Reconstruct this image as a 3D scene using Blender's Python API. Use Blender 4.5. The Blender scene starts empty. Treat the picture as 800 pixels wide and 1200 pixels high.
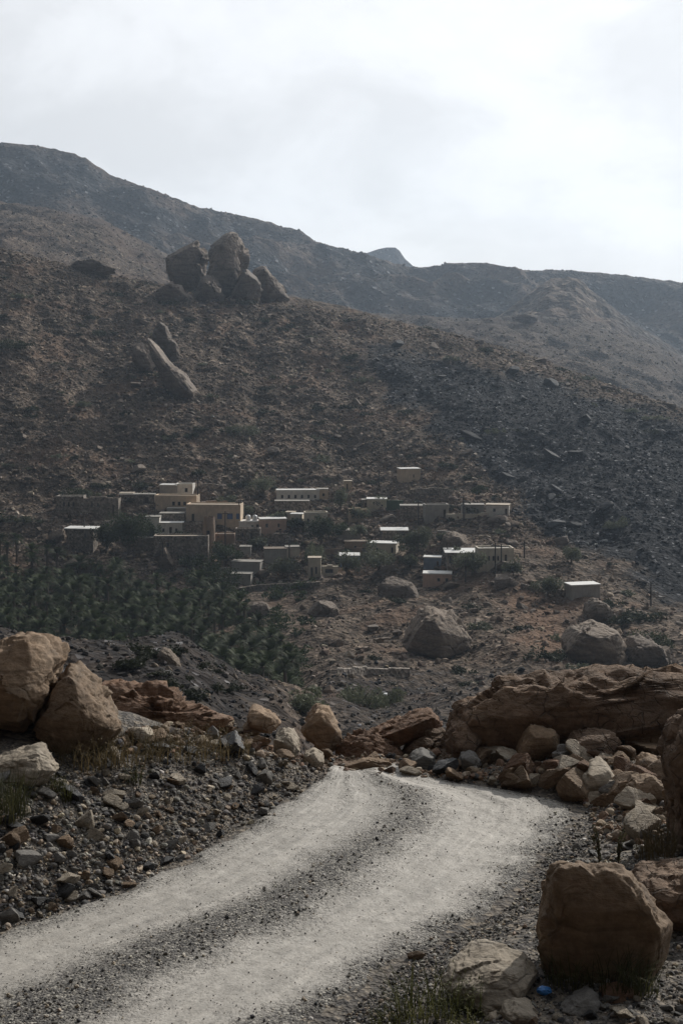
import bpy, bmesh, math, random
import numpy as np
random.seed(7); RNG = np.random.default_rng(11)
F, CX, HY = 1648.0, 400.0, 420.0          # focal length, centre and horizon of an 800x1200 frame
SUN_AZ, SUN_EL = math.radians(31), math.radians(29.5)
sc = bpy.context.scene
COL = sc.collection

# ------------------------------------------------------------------ noise
def _hash(ix, iy, iz, seed):
    n = (ix*73856093) ^ (iy*19349663) ^ (iz*83492791) ^ (seed*2654435761 & 0x7fffffff)
    n &= 0xffffffff
    n = ((n ^ (n >> 13))*1274126177) & 0xffffffff
    n = ((n ^ (n >> 16))*2246822519) & 0xffffffff
    return n ^ (n >> 15)
def vnoise(p, seed=0):
    """gradient noise of (N,3) points, about -1..1"""
    i = np.floor(p).astype(np.int64); f = p-i
    u = f*f*f*(f*(f*6-15)+10)
    out = 0
    for dx in (0, 1):
        for dy in (0, 1):
            for dz in (0, 1):
                h = _hash(i[:,0]+dx, i[:,1]+dy, i[:,2]+dz, seed)
                gx = ((h & 1023)/511.5-1); gy = (((h >> 10) & 1023)/511.5-1); gz = (((h >> 20) & 1023)/511.5-1)
                d = gx*(f[:,0]-dx)+gy*(f[:,1]-dy)+gz*(f[:,2]-dz)
                w = (u[:,0] if dx else 1-u[:,0])*(u[:,1] if dy else 1-u[:,1])*(u[:,2] if dz else 1-u[:,2])
                out = out+w*d
    return out*1.2
def fbm(p, octv=4, seed=0, gain=.5, ridged=False):
    a, s, out = 1.0, 1.0, 0
    for o in range(octv):
        n = vnoise(p*s+o*17.3, seed+o)
        if ridged: n = 1-2*np.abs(n)
        out = out+a*n; a *= gain; s *= 2.03
    return out
def p3(x, y, z=0): return np.stack([x.ravel(), y.ravel(), np.full(x.size, float(z))], 1)
def sstep(a, b, x):
    t = np.clip((x-a)/(b-a), 0, 1); return t*t*(3-2*t)

# ------------------------------------------------------------------ mesh helpers
def np_mesh(name, V, Fc, smooth=False, attrs=None):
    """V (N,3), Fc (M,k) index array -> mesh"""
    me = bpy.data.meshes.new(name); V = np.asarray(V, np.float32); Fc = np.asarray(Fc, np.int32)
    k = Fc.shape[1]; m = len(Fc)
    me.vertices.add(len(V)); me.vertices.foreach_set('co', V.ravel())
    me.loops.add(m*k); me.loops.foreach_set('vertex_index', Fc.ravel())
    me.polygons.add(m); me.polygons.foreach_set('loop_start', np.arange(0, m*k, k, dtype=np.int32))
    me.polygons.foreach_set('use_smooth', np.full(m, bool(smooth)))
    for an, av in (attrs or {}).items():
        av = np.asarray(av, np.float32)
        if av.ndim == 1:
            a = me.attributes.new(an, 'FLOAT', 'POINT'); a.data.foreach_set('value', av)
        else:
            a = me.attributes.new(an, 'FLOAT_COLOR', 'POINT')
            a.data.foreach_set('color', np.concatenate([av, np.ones((len(av), 1), np.float32)], 1).ravel())
    me.update(calc_edges=True); me.validate()
    return me
def link(name, me, mat=None, parent=None, loc=None, rotz=0):
    if mat is not None and len(me.materials) == 0: me.materials.append(mat)
    o = bpy.data.objects.new(name, me); COL.objects.link(o)
    if parent is not None: o.parent = parent
    if loc is not None: o.location = loc
    if rotz: o.rotation_euler = (0, 0, rotz)
    return o
def empty(name, loc, rotz=0):
    o = bpy.data.objects.new(name, None); COL.objects.link(o); o.location = loc; o.rotation_euler = (0, 0, rotz)
    o.empty_display_size = .2
    return o
def tag(o, label=None, cat=None, group=None, kind=None):
    if label: o['label'] = label
    if cat: o['category'] = cat
    if group: o['group'] = group
    if kind: o['kind'] = kind
    return o
class MB:
    def __init__(s): s.v = []; s.f = []
    def quad(s, a, b, c, d):
        n = len(s.v); s.v += [a, b, c, d]; s.f.append((n, n+1, n+2, n+3))
    def box(s, x0, x1, y0, y1, z0, z1, dz=0.0):
        """dz: extra height of the top at the y1 side"""
        n = len(s.v)
        s.v += [(x0,y0,z0),(x1,y0,z0),(x1,y1,z0),(x0,y1,z0),(x0,y0,z1),(x1,y0,z1),(x1,y1,z1+dz),(x0,y1,z1+dz)]
        for q in ((0,3,2,1),(4,5,6,7),(0,1,5,4),(1,2,6,5),(2,3,7,6),(3,0,4,7)): s.f.append(tuple(n+i for i in q))
    def tube(s, pts, rad, n=6, cap=True):
        pts = [np.array(p, float) for p in pts]; b = len(s.v)
        rad = rad if hasattr(rad, '__len__') else [rad]*len(pts)
        for i, p in enumerate(pts):
            t = pts[min(i+1, len(pts)-1)]-pts[max(i-1, 0)]; t /= (np.linalg.norm(t)+1e-9)
            a = np.cross(t, (0, 1, 0) if abs(t[1]) < .9 else (1, 0, 0)); a /= np.linalg.norm(a); c = np.cross(t, a)
            for k in range(n):
                q = 2*math.pi*k/n
                s.v.append(tuple(p+rad[i]*(math.cos(q)*a+math.sin(q)*c)))
        for i in range(len(pts)-1):
            for k in range(n):
                s.f.append((b+i*n+k, b+i*n+(k+1) % n, b+(i+1)*n+(k+1) % n, b+(i+1)*n+k))
        if cap:
            s.f.append(tuple(b+k for k in range(n))[::-1]); s.f.append(tuple(b+(len(pts)-1)*n+k for k in range(n)))
    def build(s, name, mat, parent=None, smooth=False):
        me = bpy.data.meshes.new(name); me.from_pydata([tuple(map(float, v)) for v in s.v], [], s.f); me.update()
        if smooth: me.polygons.foreach_set('use_smooth', np.ones(len(me.polygons), bool))
        return link(name, me, mat, parent)

_ICO = {}
def ico(sub):
    if sub not in _ICO:
        bm = bmesh.new(); bmesh.ops.create_icosphere(bm, subdivisions=sub, radius=1)
        V = np.array([v.co[:] for v in bm.verts]); Fc = np.array([[v.index for v in f.verts] for f in bm.faces]); bm.free()
        V /= np.linalg.norm(V, axis=1)[:, None]
        _ICO[sub] = (V, Fc)
    return _ICO[sub]
def rock_shape(sub, seed, planes=13, rough=.05, flat=1.0):
    """angular stone of unit size: an icosphere cut by random planes"""
    r = np.random.default_rng(seed); D, Fc = ico(sub)
    N = r.normal(size=(planes, 3)); N /= np.linalg.norm(N, axis=1)[:, None]
    d = r.uniform(.42, .9, planes)
    dots = D @ N.T
    q = np.where(dots > .05, d/np.maximum(dots, .05), 9)
    rad = np.minimum(q.min(1), 1.12)
    if rough: rad = rad*(1+rough*fbm(D*2.3+seed, 3 if sub < 4 else 5, seed))
    V = D*rad[:, None]
    s = r.uniform(.7, 1.0, 3); s[2] *= flat; s /= s.max()
    return V*s, Fc

# ------------------------------------------------------------------ node helpers
def new_mat(name):
    m = bpy.data.materials.new(name); m.use_nodes = True
    nt = m.node_tree; b = nt.nodes['Principled BSDF']
    return m, nt, b
class NT:
    def __init__(s, nt): s.nt = nt
    def n(s, t, **kw):
        x = s.nt.nodes.new(t)
        for k, v in kw.items():
            if k.startswith('i_'):
                key = k[2:]; key = int(key) if key.isdigit() else key
                x.inputs[key].default_value = v
            else: setattr(x, k, v)
        return x
    def l(s, a, b): s.nt.links.new(a, b)
    def coord(s, kind='Object'):
        return s.n('ShaderNodeTexCoord').outputs[kind]
    def noise(s, c, scale, detail=6, rough=.6, dist=0):
        x = s.n('ShaderNodeTexNoise', i_Scale=scale, i_Detail=detail, i_Roughness=rough, i_Distortion=dist); s.l(c, x.inputs['Vector']); return x.outputs['Fac']
    def voro(s, c, scale, feature='F1', rnd=1.0):
        x = s.n('ShaderNodeTexVoronoi', feature=feature, i_Scale=scale, i_Randomness=rnd); s.l(c, x.inputs['Vector']); return x
    def ramp(s, f, stops, interp='LINEAR'):
        x = s.n('ShaderNodeValToRGB'); cr = x.color_ramp; cr.interpolation = interp
        while len(cr.elements) < len(stops): cr.elements.new(.5)
        for e, (p, c) in zip(cr.elements, stops):
            e.position = p; e.color = (c, c, c, 1) if not hasattr(c, '__len__') else (*c, 1)
        s.l(f, x.inputs[0]); return x.outputs[0]
    def mix(s, f, a, b, blend='MIX'):
        x = s.n('ShaderNodeMix', data_type='RGBA', blend_type=blend)
        for v, i in ((f, 0), (a, 6), (b, 7)):
            if hasattr(v, 'is_output'): s.l(v, x.inputs[i])
            elif i == 0: x.inputs[0].default_value = v
            else: x.inputs[i].default_value = (*v, 1) if len(v) == 3 else v
        return x.outputs[2]
    def math(s, op, a, b=0.0, clamp=False):
        x = s.n('ShaderNodeMath', operation=op, use_clamp=clamp)
        for v, i in ((a, 0), (b, 1)):
            if hasattr(v, 'is_output'): s.l(v, x.inputs[i])
            else: x.inputs[i].default_value = v
        return x.outputs[0]
    def attr(s, name, out='Fac'):
        return s.n('ShaderNodeAttribute', attribute_name=name).outputs[out]
    def bump(s, h, dist, strength=1.0, prev=None):
        x = s.n('ShaderNodeBump', i_Distance=dist, i_Strength=strength); s.l(h, x.inputs['Height'])
        if prev is not None: s.l(prev, x.inputs['Normal'])
        return x.outputs[0]
def value_random(t, col, lo, hi):
    r = t.n('ShaderNodeObjectInfo').outputs['Random']
    mr = t.n('ShaderNodeMapRange', i_3=lo, i_4=hi); t.l(r, mr.inputs[0])
    h = t.n('ShaderNodeHueSaturation'); t.l(mr.outputs[0], h.inputs['Value']); t.l(col, h.inputs['Color'])
    return h.outputs[0]

def rock_mat(name, ca, cb, cc, sc_=2.0, bump=.02, crack=0.0, rnd=(.8, 1.2), rough=.85, crack_scale=3.0):
    m, nt, b = new_mat(name); t = NT(nt); c = t.coord()
    n1 = t.noise(c, sc_, 9, .62, .4)
    col = t.ramp(n1, [(.28, ca), (.5, cb), (.72, cc)])
    stain = t.ramp(t.noise(c, sc_*.55, 6, .6), [(.42, 0), (.62, 1)])
    col = t.mix(t.math('MULTIPLY', stain, .55), col, tuple(v*.5 for v in ca)); pale = t.ramp(t.noise(c, sc_*.9, 8, .7, .8), [(.56, 0), (.68, 1)]); col = t.mix(t.math('MULTIPLY', pale, .5), col, tuple(min(.6, v*1.35) for v in cc))
    fine = t.ramp(t.noise(c, sc_*14, 5, .7), [(.3, .72), (.7, 1.18)])
    col = t.mix(1.0, col, fine, 'MULTIPLY')
    nb = t.bump(t.noise(c, sc_*2.2, 10, .68), bump)
    pit = t.voro(c, sc_*7).outputs['Distance']
    nb = t.bump(pit, bump*.22, .7, nb); nb = t.bump(t.noise(c, sc_*17, 5, .7), bump*.3, .9, nb)
    bm_ = t.n('ShaderNodeMapping'); bm_.inputs['Rotation'].default_value = (.5, .35, .2); bm_.inputs['Scale'].default_value = (1, 1, 6.5); t.l(c, bm_.inputs[0])
    bed = t.noise(bm_.outputs[0], sc_*1.3, 6, .6, .6); nb = t.bump(bed, bump*.8, .8, nb)
    col = t.mix(1.0, col, t.ramp(bed, [(.34, .7), (.5, 1.0), (.66, 1.14)]), 'MULTIPLY')
    if crack:
        w = t.n('ShaderNodeVectorMath', operation='ADD'); nz = t.n('ShaderNodeTexNoise', i_Scale=crack_scale*1.4, i_Detail=4); t.l(c, nz.inputs['Vector'])
        sm = t.n('ShaderNodeVectorMath', operation='SCALE', i_Scale=.22/crack_scale*2); t.l(nz.outputs['Color'], sm.inputs[0])
        t.l(c, w.inputs[0]); t.l(sm.outputs[0], w.inputs[1])
        e = t.voro(w.outputs[0], crack_scale, 'DISTANCE_TO_EDGE').outputs['Distance']
        br = t.ramp(t.noise(c, crack_scale*.7, 3), [(.42, 0), (.6, 1)])
        ln = t.ramp(e, [(0, 1), (.045, 0)])
        k = t.math('MULTIPLY', t.math('MULTIPLY', ln, br), crack)
        col = t.mix(k, col, tuple(v*.2 for v in ca))
        nb = t.bump(t.math('SUBTRACT', 1.0, k), bump*1.6, 1, nb)
    col = value_random(t, col, *rnd)
    t.l(col, b.inputs['Base Color']); t.l(nb, b.inputs['Normal']); b.inputs['Roughness'].default_value = rough
    b.inputs['Specular IOR Level'].default_value = .3
    return m
def attr_rock_mat(name, sc_, bump, rough=.85, spec=.3):
    m, nt, b = new_mat(name); t = NT(nt); c = t.coord()
    col = t.attr('col', 'Color')
    col = t.mix(1.0, col, t.ramp(t.noise(c, sc_, 6, .65), [(.3, .65), (.7, 1.3)]), 'MULTIPLY')
    t.l(col, b.inputs['Base Color']); t.l(t.bump(t.noise(c, sc_*1.6, 6, .65), bump), b.inputs['Normal'])
    b.inputs['Roughness'].default_value = rough; b.inputs['Specular IOR Level'].default_value = spec
    return m
def plain_mat(name, col, rough=.8, nscale=3.0, var=.25, metal=0.0, rnd=None, bump=0.0, spec=.4):
    m, nt, b = new_mat(name); t = NT(nt); c = t.coord()
    k = t.ramp(t.noise(c, nscale, 7, .65), [(.25, 1-var), (.75, 1+var)])
    cc = t.mix(1.0, col, k, 'MULTIPLY')
    if rnd: cc = value_random(t, cc, *rnd)
    t.l(cc, b.inputs['Base Color']); b.inputs['Roughness'].default_value = rough; b.inputs['Metallic'].default_value = metal
    b.inputs['Specular IOR Level'].default_value = spec
    if bump: t.l(t.bump(t.noise(c, nscale*5, 6, .65), bump), b.inputs['Normal'])
    return m
def leaf_mat(name, ca, cb, rnd=(.7, 1.25), trans=.25):
    m, nt, b = new_mat(name); t = NT(nt); c = t.coord()
    col = t.ramp(t.noise(c, 1.7, 4, .6), [(.3, ca), (.7, cb)])
    col = value_random(t, col, *rnd)
    t.l(col, b.inputs['Base Color']); b.inputs['Roughness'].default_value = .7; b.inputs['Specular IOR Level'].default_value = .12
    tr = t.n('ShaderNodeBsdfTranslucent'); t.l(col, tr.inputs[0])
    mx = t.n('ShaderNodeMixShader', i_0=trans); t.l(b.outputs[0], mx.inputs[1]); t.l(tr.outputs[0], mx.inputs[2])
    t.l(mx.outputs[0], nt.nodes['Material Output'].inputs['Surface'])
    return m

# ------------------------------------------------------------------ fan-shaped height fields
def px_cols(step, lo=-30, hi=830):
    mid = np.arange(lo, hi+step, step)
    l = lo-np.cumsum(step*1.16**np.arange(1, 38)); l = l[l > -1500]
    r = hi+np.cumsum(step*1.16**np.arange(1, 38)); r = r[r < 2300]
    return np.concatenate([l[::-1], mid, r])
class Fan:
    def __init__(s, px, Y):
        s.px, s.Y = px, Y
        s.PX, s.YY = np.meshgrid(px, Y); s.X = (s.PX-CX)/F*s.YY
    def mesh(s, name, mat, attrs=None):
        R, C = s.Z.shape
        V = np.stack([s.X.ravel(), s.YY.ravel(), s.Z.ravel()], 1)
        i = (np.arange(R-1)[:, None]*C+np.arange(C-1)[None, :]).ravel()
        Fc = np.stack([i, i+1, i+C+1, i+C], 1)
        me = np_mesh(name, V, Fc, True, attrs)
        return link(name, me, mat)
    def zpx(s, px, Y):
        c = np.interp(px, s.px, np.arange(len(s.px))); r = np.interp(Y, s.Y, np.arange(len(s.Y)))
        c0 = np.minimum(np.floor(c).astype(int), len(s.px)-2); r0 = np.minimum(np.floor(r).astype(int), len(s.Y)-2)
        fc, fr = c-c0, r-r0; Z = s.Z
        return (Z[r0, c0]*(1-fc)+Z[r0, c0+1]*fc)*(1-fr)+(Z[r0+1, c0]*(1-fc)+Z[r0+1, c0+1]*fc)*fr
    def z(s, x, Y): return float(s.zpx(CX+x/Y*F, Y))
    def hit(s, px, py, clear=0.0):
        """distance at which the line of sight through (px,py) meets the surface, or None"""
        zc = s.zpx(np.full(len(s.Y), px), s.Y)+clear
        P = HY-zc/s.Y*F
        k = np.nonzero(P <= py)[0]
        if len(k) == 0: return None
        k = k[0]
        if k == 0: return float(s.Y[0])
        a, b = P[k-1], P[k]
        return float(s.Y[k-1]+(s.Y[k]-s.Y[k-1])*(a-py)/(a-b+1e-9))
def at(px, py, Y): return ((px-CX)/F*Y, Y, (HY-py)/F*Y)

def fix_crest(fan, pxs, target, w=15, r0=0):
    """raise or lower the crest of a height field so that the skyline keeps its surveyed course"""
    for _ in range(2):
        P = HY-fan.Z/fan.YY*F; sub = P[r0:]
        k = sub.argmin(0)+r0; act = P[k, np.arange(P.shape[1])]; kk = np.hanning(83)[1:-1]; kk /= kk.sum(); Yc = np.convolve(np.pad(fan.Y[k], 40, 'edge'), kk, 'valid')
        d = (act-np.interp(fan.px, pxs, target))/F*Yc
        d = np.where((fan.px > -60) & (fan.px < 860), d, 0)
        ker = np.hanning(w+2)[1:-1]; ker /= ker.sum(); d = np.convolve(np.pad(d, w//2, 'edge'), ker, 'valid')
        wt = sstep(.45, 1.0, (fan.YY-fan.Y[0])/(Yc[None, :]-fan.Y[0]))
        fan.Z = fan.Z+d[None, :]*wt
def table(px_k, Y_k, Z_k, px, Y, sm=2):
    """smooth 2-D interpolation of a coarse table"""
    Z1 = np.stack([np.interp(Y, Y_k, Z_k[:, j]) for j in range(len(px_k))], 1)
    Z = np.empty((len(Y), len(px)))
    t = np.interp(px, px_k, np.arange(len(px_k))); i = np.minimum(t.astype(int), len(px_k)-2); f = t-i
    f = .5*f+.5*f*f*(3-2*f)
    Z = Z1[:, i]*(1-f)+Z1[:, i+1]*f
    for _ in range(sm):
        k = max(3, len(Y)//60); ker = np.hanning(2*k+3)[1:-1]; ker /= ker.sum()
        P = np.concatenate([np.repeat(Z[:1], k, 0)+(np.arange(-k, 0)[:, None])*(Z[1]-Z[0]), Z, np.repeat(Z[-1:], k, 0)+(np.arange(1, k+1)[:, None])*(Z[-1]-Z[-2])])
        Z = np.stack([np.convolve(P[:, j], ker, 'valid') for j in range(Z.shape[1])], 1)
    return Z

# ------------------------------------------------------------------ near ground
xL_k = ([2, 5, 8, 9.91, 10.63, 11.67, 12.8, 13.4, 14, 24], [-8, -6, -3.95, -2.41, -1.68, -1.06, -.54, -.2, -.1, -.1])
xR_k = ([2, 5, 8.45, 9.28, 10.14, 11.17, 12.1, 12.6, 12.95, 13.2, 13.5, 24], [-4.6, -2.6, -.1, .45, 1.15, 1.68, 2.08, 2.12, 1.75, 1.15, .75, .75])
NEARCOL = px_cols(1.25)
NEARY = np.concatenate([np.linspace(1.6, 7.9, 60), F*4/np.linspace(1260-420, 912-420, 300), np.linspace(13.45, 17.2, 170)[1:], np.linspace(17.3, 24, 40)])
NG = Fan(NEARCOL, NEARY)
def near_height(PX, Y, X):
    xl = np.interp(Y, *xL_k); xr = np.interp(Y, *xR_k)
    tl = np.maximum(xl-X-.05, 0); tr = np.maximum(X-xr-.05, 0)
    bl = (.78*(1-np.exp(-tl/1.35))+.05*np.minimum(tl, 6))*sstep(14.4, 13.2, Y)
    br = .30*(1-np.exp(-tr/.9))*sstep(14.2, 13.0, Y)+.0
    hb = np.interp(PX, [-200, 0, 150, 260, 330, 400, 470, 560, 700, 800, 1000], [.6, .55, .42, .26, .1, -.05, -.02, .2, .4, .55, .6])
    berm = hb*np.exp(-((Y-15.0)/.85)**2)
    z = -4+np.maximum(np.maximum(bl, br), berm)
    z = z-np.maximum(Y-np.interp(PX, [200, 330, 470, 600], [15.2, 14.2, 14.2, 15.2]), 0)*.62
    return z, tl, tr
NG.Z, tl, tr = near_height(NG.PX, NG.YY, NG.X)
_p = p3(NG.X, NG.YY)
off_road = np.clip(np.maximum(tl, tr)*3+np.maximum(NG.YY-13.3, 0)*2, 0, 1)
NG.Z = NG.Z+(fbm(_p*1.1, 4, 3)*.07*off_road.ravel()+fbm(_p*4, 4, 9)*.02*(.15+off_road.ravel())).reshape(NG.Z.shape)
# shallow ruts and a low gravel ridge between them
ctr = (np.interp(NG.YY, *xL_k)+np.interp(NG.YY, *xR_k))/2; half = (np.interp(NG.YY, *xR_k)-np.interp(NG.YY, *xL_k))/2
sroad = (NG.X-ctr)/half
NG.Z += .035*np.exp(-(sroad/.22)**2)*(1-off_road)

# ------------------------------------------------------------------ hillside across the wadi
HCOL = px_cols(1.15)
HY_ = np.concatenate([np.linspace(14.5, 100, 90), np.linspace(101, 262, 190), np.linspace(262.5, 450, 400), np.linspace(451, 520, 40)])
HS = Fan(HCOL, HY_)
Yk = [14.5, 24, 60, 110, 128, 150, 170, 205, 235, 262, 280, 302, 345, 390, 430, 470, 520]
pxk = [-1500, -300, 0, 100, 200, 300, 400, 500, 600, 700, 800, 1100, 2300]
zk = {
 -1500: [-4.4, -7, -12, -17, -26, -36, -40, -41, -40, -36, -28, -16, 10, 40, 70, 76, 70],
 -300: [-5.2, -8, -15.5, -21.5, -29, -38, -42, -43, -43, -42, -36, -26, 0, 28, 52, 56, 50],
 0:    [-5.2, -8, -16, -22.2, -30, -41, -43, -43, -43, -43, -38, -28.5, -8, 14, 33.5, 35.5, 28],
 100:  [-5.2, -8.5, -16.6, -22.8, -30, -40, -43, -43, -43, -43, -38, -29.5, -11, 8, 26, 29, 23],
 200:  [-5.3, -9, -17, -23, -30, -39, -43, -43, -43, -43, -38, -31, -14, 3, 18, 23, 18],
 300:  [-5.4, -9.5, -19, -26, -32, -38, -42, -43, -43, -43, -37.5, -31, -16, 0, 14, 20, 14],
 400:  [-5.5, -10, -21, -30.5, -33, -36.5, -39, -41.5, -42, -41, -36, -30.5, -17, -3, 9, 16, 10],
 500:  [-5.5, -10, -21, -31, -34, -37, -39.5, -41, -40, -37, -33, -28, -15.5, -3, 6.5, 8, 2],
 600:  [-5.5, -10, -21, -31, -34, -37, -39, -39.5, -37, -33, -29.5, -25, -14, -3, 2.5, 1, -6],
 700:  [-5.5, -9.5, -21, -31, -34, -37, -39.5, -40, -38, -33.5, -29, -24, -13.5, -7, -7, -11, -18],
 800:  [-5.4, -9, -21, -31, -34, -37, -39.5, -41, -39.5, -34.5, -29.5, -24, -14, -13, -16, -21, -28],
 1100: [-5.2, -8, -20, -31, -34, -37, -40, -42, -41, -37, -32, -26, -18, -17, -20, -24, -30],
 2300: [-4.4, -6, -16, -28, -34, -38, -42, -44, -43, -40, -34, -24, -4, 8, 14, 10, 0]}
Zk = np.array([zk[p] for p in pxk]).T
HS.Z = table(pxk, Yk, Zk, HCOL, HY_, 1)
_p = p3(HS.X, HS.YY)
PYs = HY-HS.Z/HS.YY*F
grove = sstep(270, 258, HS.YY)*sstep(140, 160, HS.YY)*sstep(400, 320, HS.PX)
amp = (.35+.65*(1-grove))*sstep(15, 60, HS.YY)
big = fbm(_p/34, 3, 21).reshape(HS.Z.shape)
mid = fbm(_p/9, 3, 22, ridged=True).reshape(HS.Z.shape)
sml = fbm(_p/2.6, 4, 23).reshape(HS.Z.shape)
led = sstep(.75, 1.15, fbm(p3(HS.X/46+HS.YY/200, HS.YY/11), 3, 33, ridged=True).reshape(HS.Z.shape))*sstep(270, 310, HS.YY)
gul = fbm(p3(HS.X/26+HS.YY/90, HS.YY/70), 3, 29, ridged=True).reshape(HS.Z.shape)
village = np.exp(-((HS.PX-360)/240)**2)*np.exp(-((HS.YY-290)/26)**2)
HS.Z += amp*((1.9*big+1.7*(gul-.6))*(1-.5*village)+.55*(mid-.4)*(1-.5*village)+.42*sml+.75*led*(1-village)*sstep(470, 400, HS.PX))
# stepped terraces under the village
stepz = HS.Z/2.6; fr = stepz-np.floor(stepz)
HS.Z = HS.Z*(1-.5*village)+.5*village*2.6*(np.floor(stepz)+sstep(.55, .95, fr))
fix_crest(HS, [-60, 0, 100, 195, 300, 345, 400, 450, 530, 620, 700, 800, 860], [286, 290, 316, 334, 345, 348, 358, 372, 391, 416, 446, 480, 492], 25, 300)
PYs = HY-HS.Z/HS.YY*F
# dark scree tongue, red soil and dark wadi gravel as ground masks
wob = 34*fbm(_p/16, 5, 31, .58).reshape(HS.Z.shape)
lo = np.interp(HS.PX, [380, 430, 520, 600, 680, 800, 1100], [405, 436, 512, 582, 648, 705, 800])
hi = np.interp(HS.PX, [380, 430, 560, 620, 700, 800, 1100], [404, 402, 428, 440, 466, 492, 520])
scree_m = sstep(-14, 14, lo-PYs+wob)*sstep(-8, 10, PYs-hi+wob*.4)*sstep(410, 450, HS.PX)
wadi_m = sstep(135, 118, HS.YY+wob*.3)*sstep(430, 250, HS.PX+wob)+.75*sstep(190, 150, HS.YY+wob*.4)*sstep(330, 420, HS.PX)
patch = fbm(_p/14, 4, 41).reshape(HS.Z.shape)
red_m = sstep(.05, .5, patch)*.6*(1-scree_m)+np.exp(-((HS.PX-630-(720-PYs)*-.55)/34)**2)*sstep(675, 695, PYs)*sstep(790, 760, PYs)
dark_m = np.clip(scree_m+.72*wadi_m, 0, 1)

# ------------------------------------------------------------------ ground materials
def ground_mat():
    m, nt, b = new_mat('gravel_ground'); t = NT(nt); c = t.coord()
    v = t.voro(c, 42); v2 = t.voro(c, 17)
    sep = t.n('ShaderNodeSeparateColor'); t.l(v.outputs['Color'], sep.inputs[0])
    sep2 = t.n('ShaderNodeSeparateColor'); t.l(v2.outputs['Color'], sep2.inputs[0])
    g = t.ramp(sep.outputs[0], [(0, (.022, .02, .02)), (.45, (.06, .055, .05)), (.75, (.12, .105, .09)), (.95, (.26, .22, .17))])
    g2 = t.ramp(sep2.outputs[0], [(0, (.03, .028, .028)), (.5, (.08, .072, .064)), (.9, (.2, .165, .125))])
    col = t.mix(t.ramp(t.noise(c, 6, 5), [(.42, 0), (.58, 1)]), g, g2)
    soil = t.ramp(t.noise(c, 25, 6, .7), [(.3, (.06, .05, .042)), (.7, (.14, .115, .09))])
    col = t.mix(t.math('MULTIPLY', t.ramp(t.noise(c, 1.3, 5, .6), [(.42, 0), (.66, 1)]), .45), col, soil)
    red = t.mix(.5, soil, (.2, .105, .055))
    col = t.mix(t.attr('berm'), col, red)
    t.l(col, b.inputs['Base Color']); b.inputs['Roughness'].default_value = .85; b.inputs['Specular IOR Level'].default_value = .3
    nb = t.bump(v2.outputs['Distance'], .02, .9); nb = t.bump(v.outputs['Distance'], .01, 1, nb); nb = t.bump(t.noise(c, 60, 4), .004, 1, nb)
    t.l(nb, b.inputs['Normal']); return m
def road_mat():
    m, nt, b = new_mat('dusty_track'); t = NT(nt); c = t.coord()
    g = t.attr('gravel')
    cx = t.n('ShaderNodeCombineXYZ'); t.l(t.math('MULTIPLY', t.attr('across'), 9.0), cx.inputs[0]); t.l(t.math('MULTIPLY', t.attr('along'), .55), cx.inputs[1]); mp = cx
    dust = t.ramp(t.noise(c, 9, 8, .7), [(.25, (.29, .265, .23)), (.5, (.375, .348, .308)), (.75, (.45, .422, .378))])
    streak = t.ramp(t.noise(mp.outputs[0], 1.5, 7, .7), [(.3, .66), (.7, 1.16)])
    dust = t.mix(1.0, dust, streak, 'MULTIPLY')
    fine = t.ramp(t.noise(c, 120, 3, .7), [(.32, .8), (.5, 1.0), (.72, 1.1)])
    dust = t.mix(1.0, dust, fine, 'MULTIPLY')
    v = t.voro(c, 55); sep = t.n('ShaderNodeSeparateColor'); t.l(v.outputs['Color'], sep.inputs[0])
    grav = t.ramp(sep.outputs[0], [(0, (.03, .028, .027)), (.4, (.07, .064, .058)), (.72, (.13, .12, .105)), (.93, (.3, .28, .24))])
    grain = t.ramp(t.noise(c, 30, 5, .7), [(.35, 0.0), (.65, 1.0)])
    f = t.math('ADD', g, t.math('MULTIPLY', t.math('SUBTRACT', grain, .5), .5))
    f = t.ramp(f, [(.2, 0), (.85, 1)])
    speck = t.ramp(sep.outputs[1], [(.86, 0), (.9, 1)])
    base = t.mix(t.math('MULTIPLY', speck, .35), dust, grav)
    col = t.mix(f, base, grav)
    t.l(col, b.inputs['Base Color'])
    t.l(t.ramp(f, [(0, .62), (1, .8)]), b.inputs['Roughness']); b.inputs['Specular IOR Level'].default_value = .4
    nb = t.bump(t.noise(c, 7, 8, .6), .014)
    hgt = t.math('MULTIPLY', t.math('SUBTRACT', 1.0, v.outputs['Distance']), t.math('ADD', t.math('MULTIPLY', f, .9), .12))
    nb = t.bump(hgt, .012, 1, nb); nb = t.bump(t.noise(mp.outputs[0], 1.6, 4, .5), .012, .8, nb)
    t.l(nb, b.inputs['Normal']); return m
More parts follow.
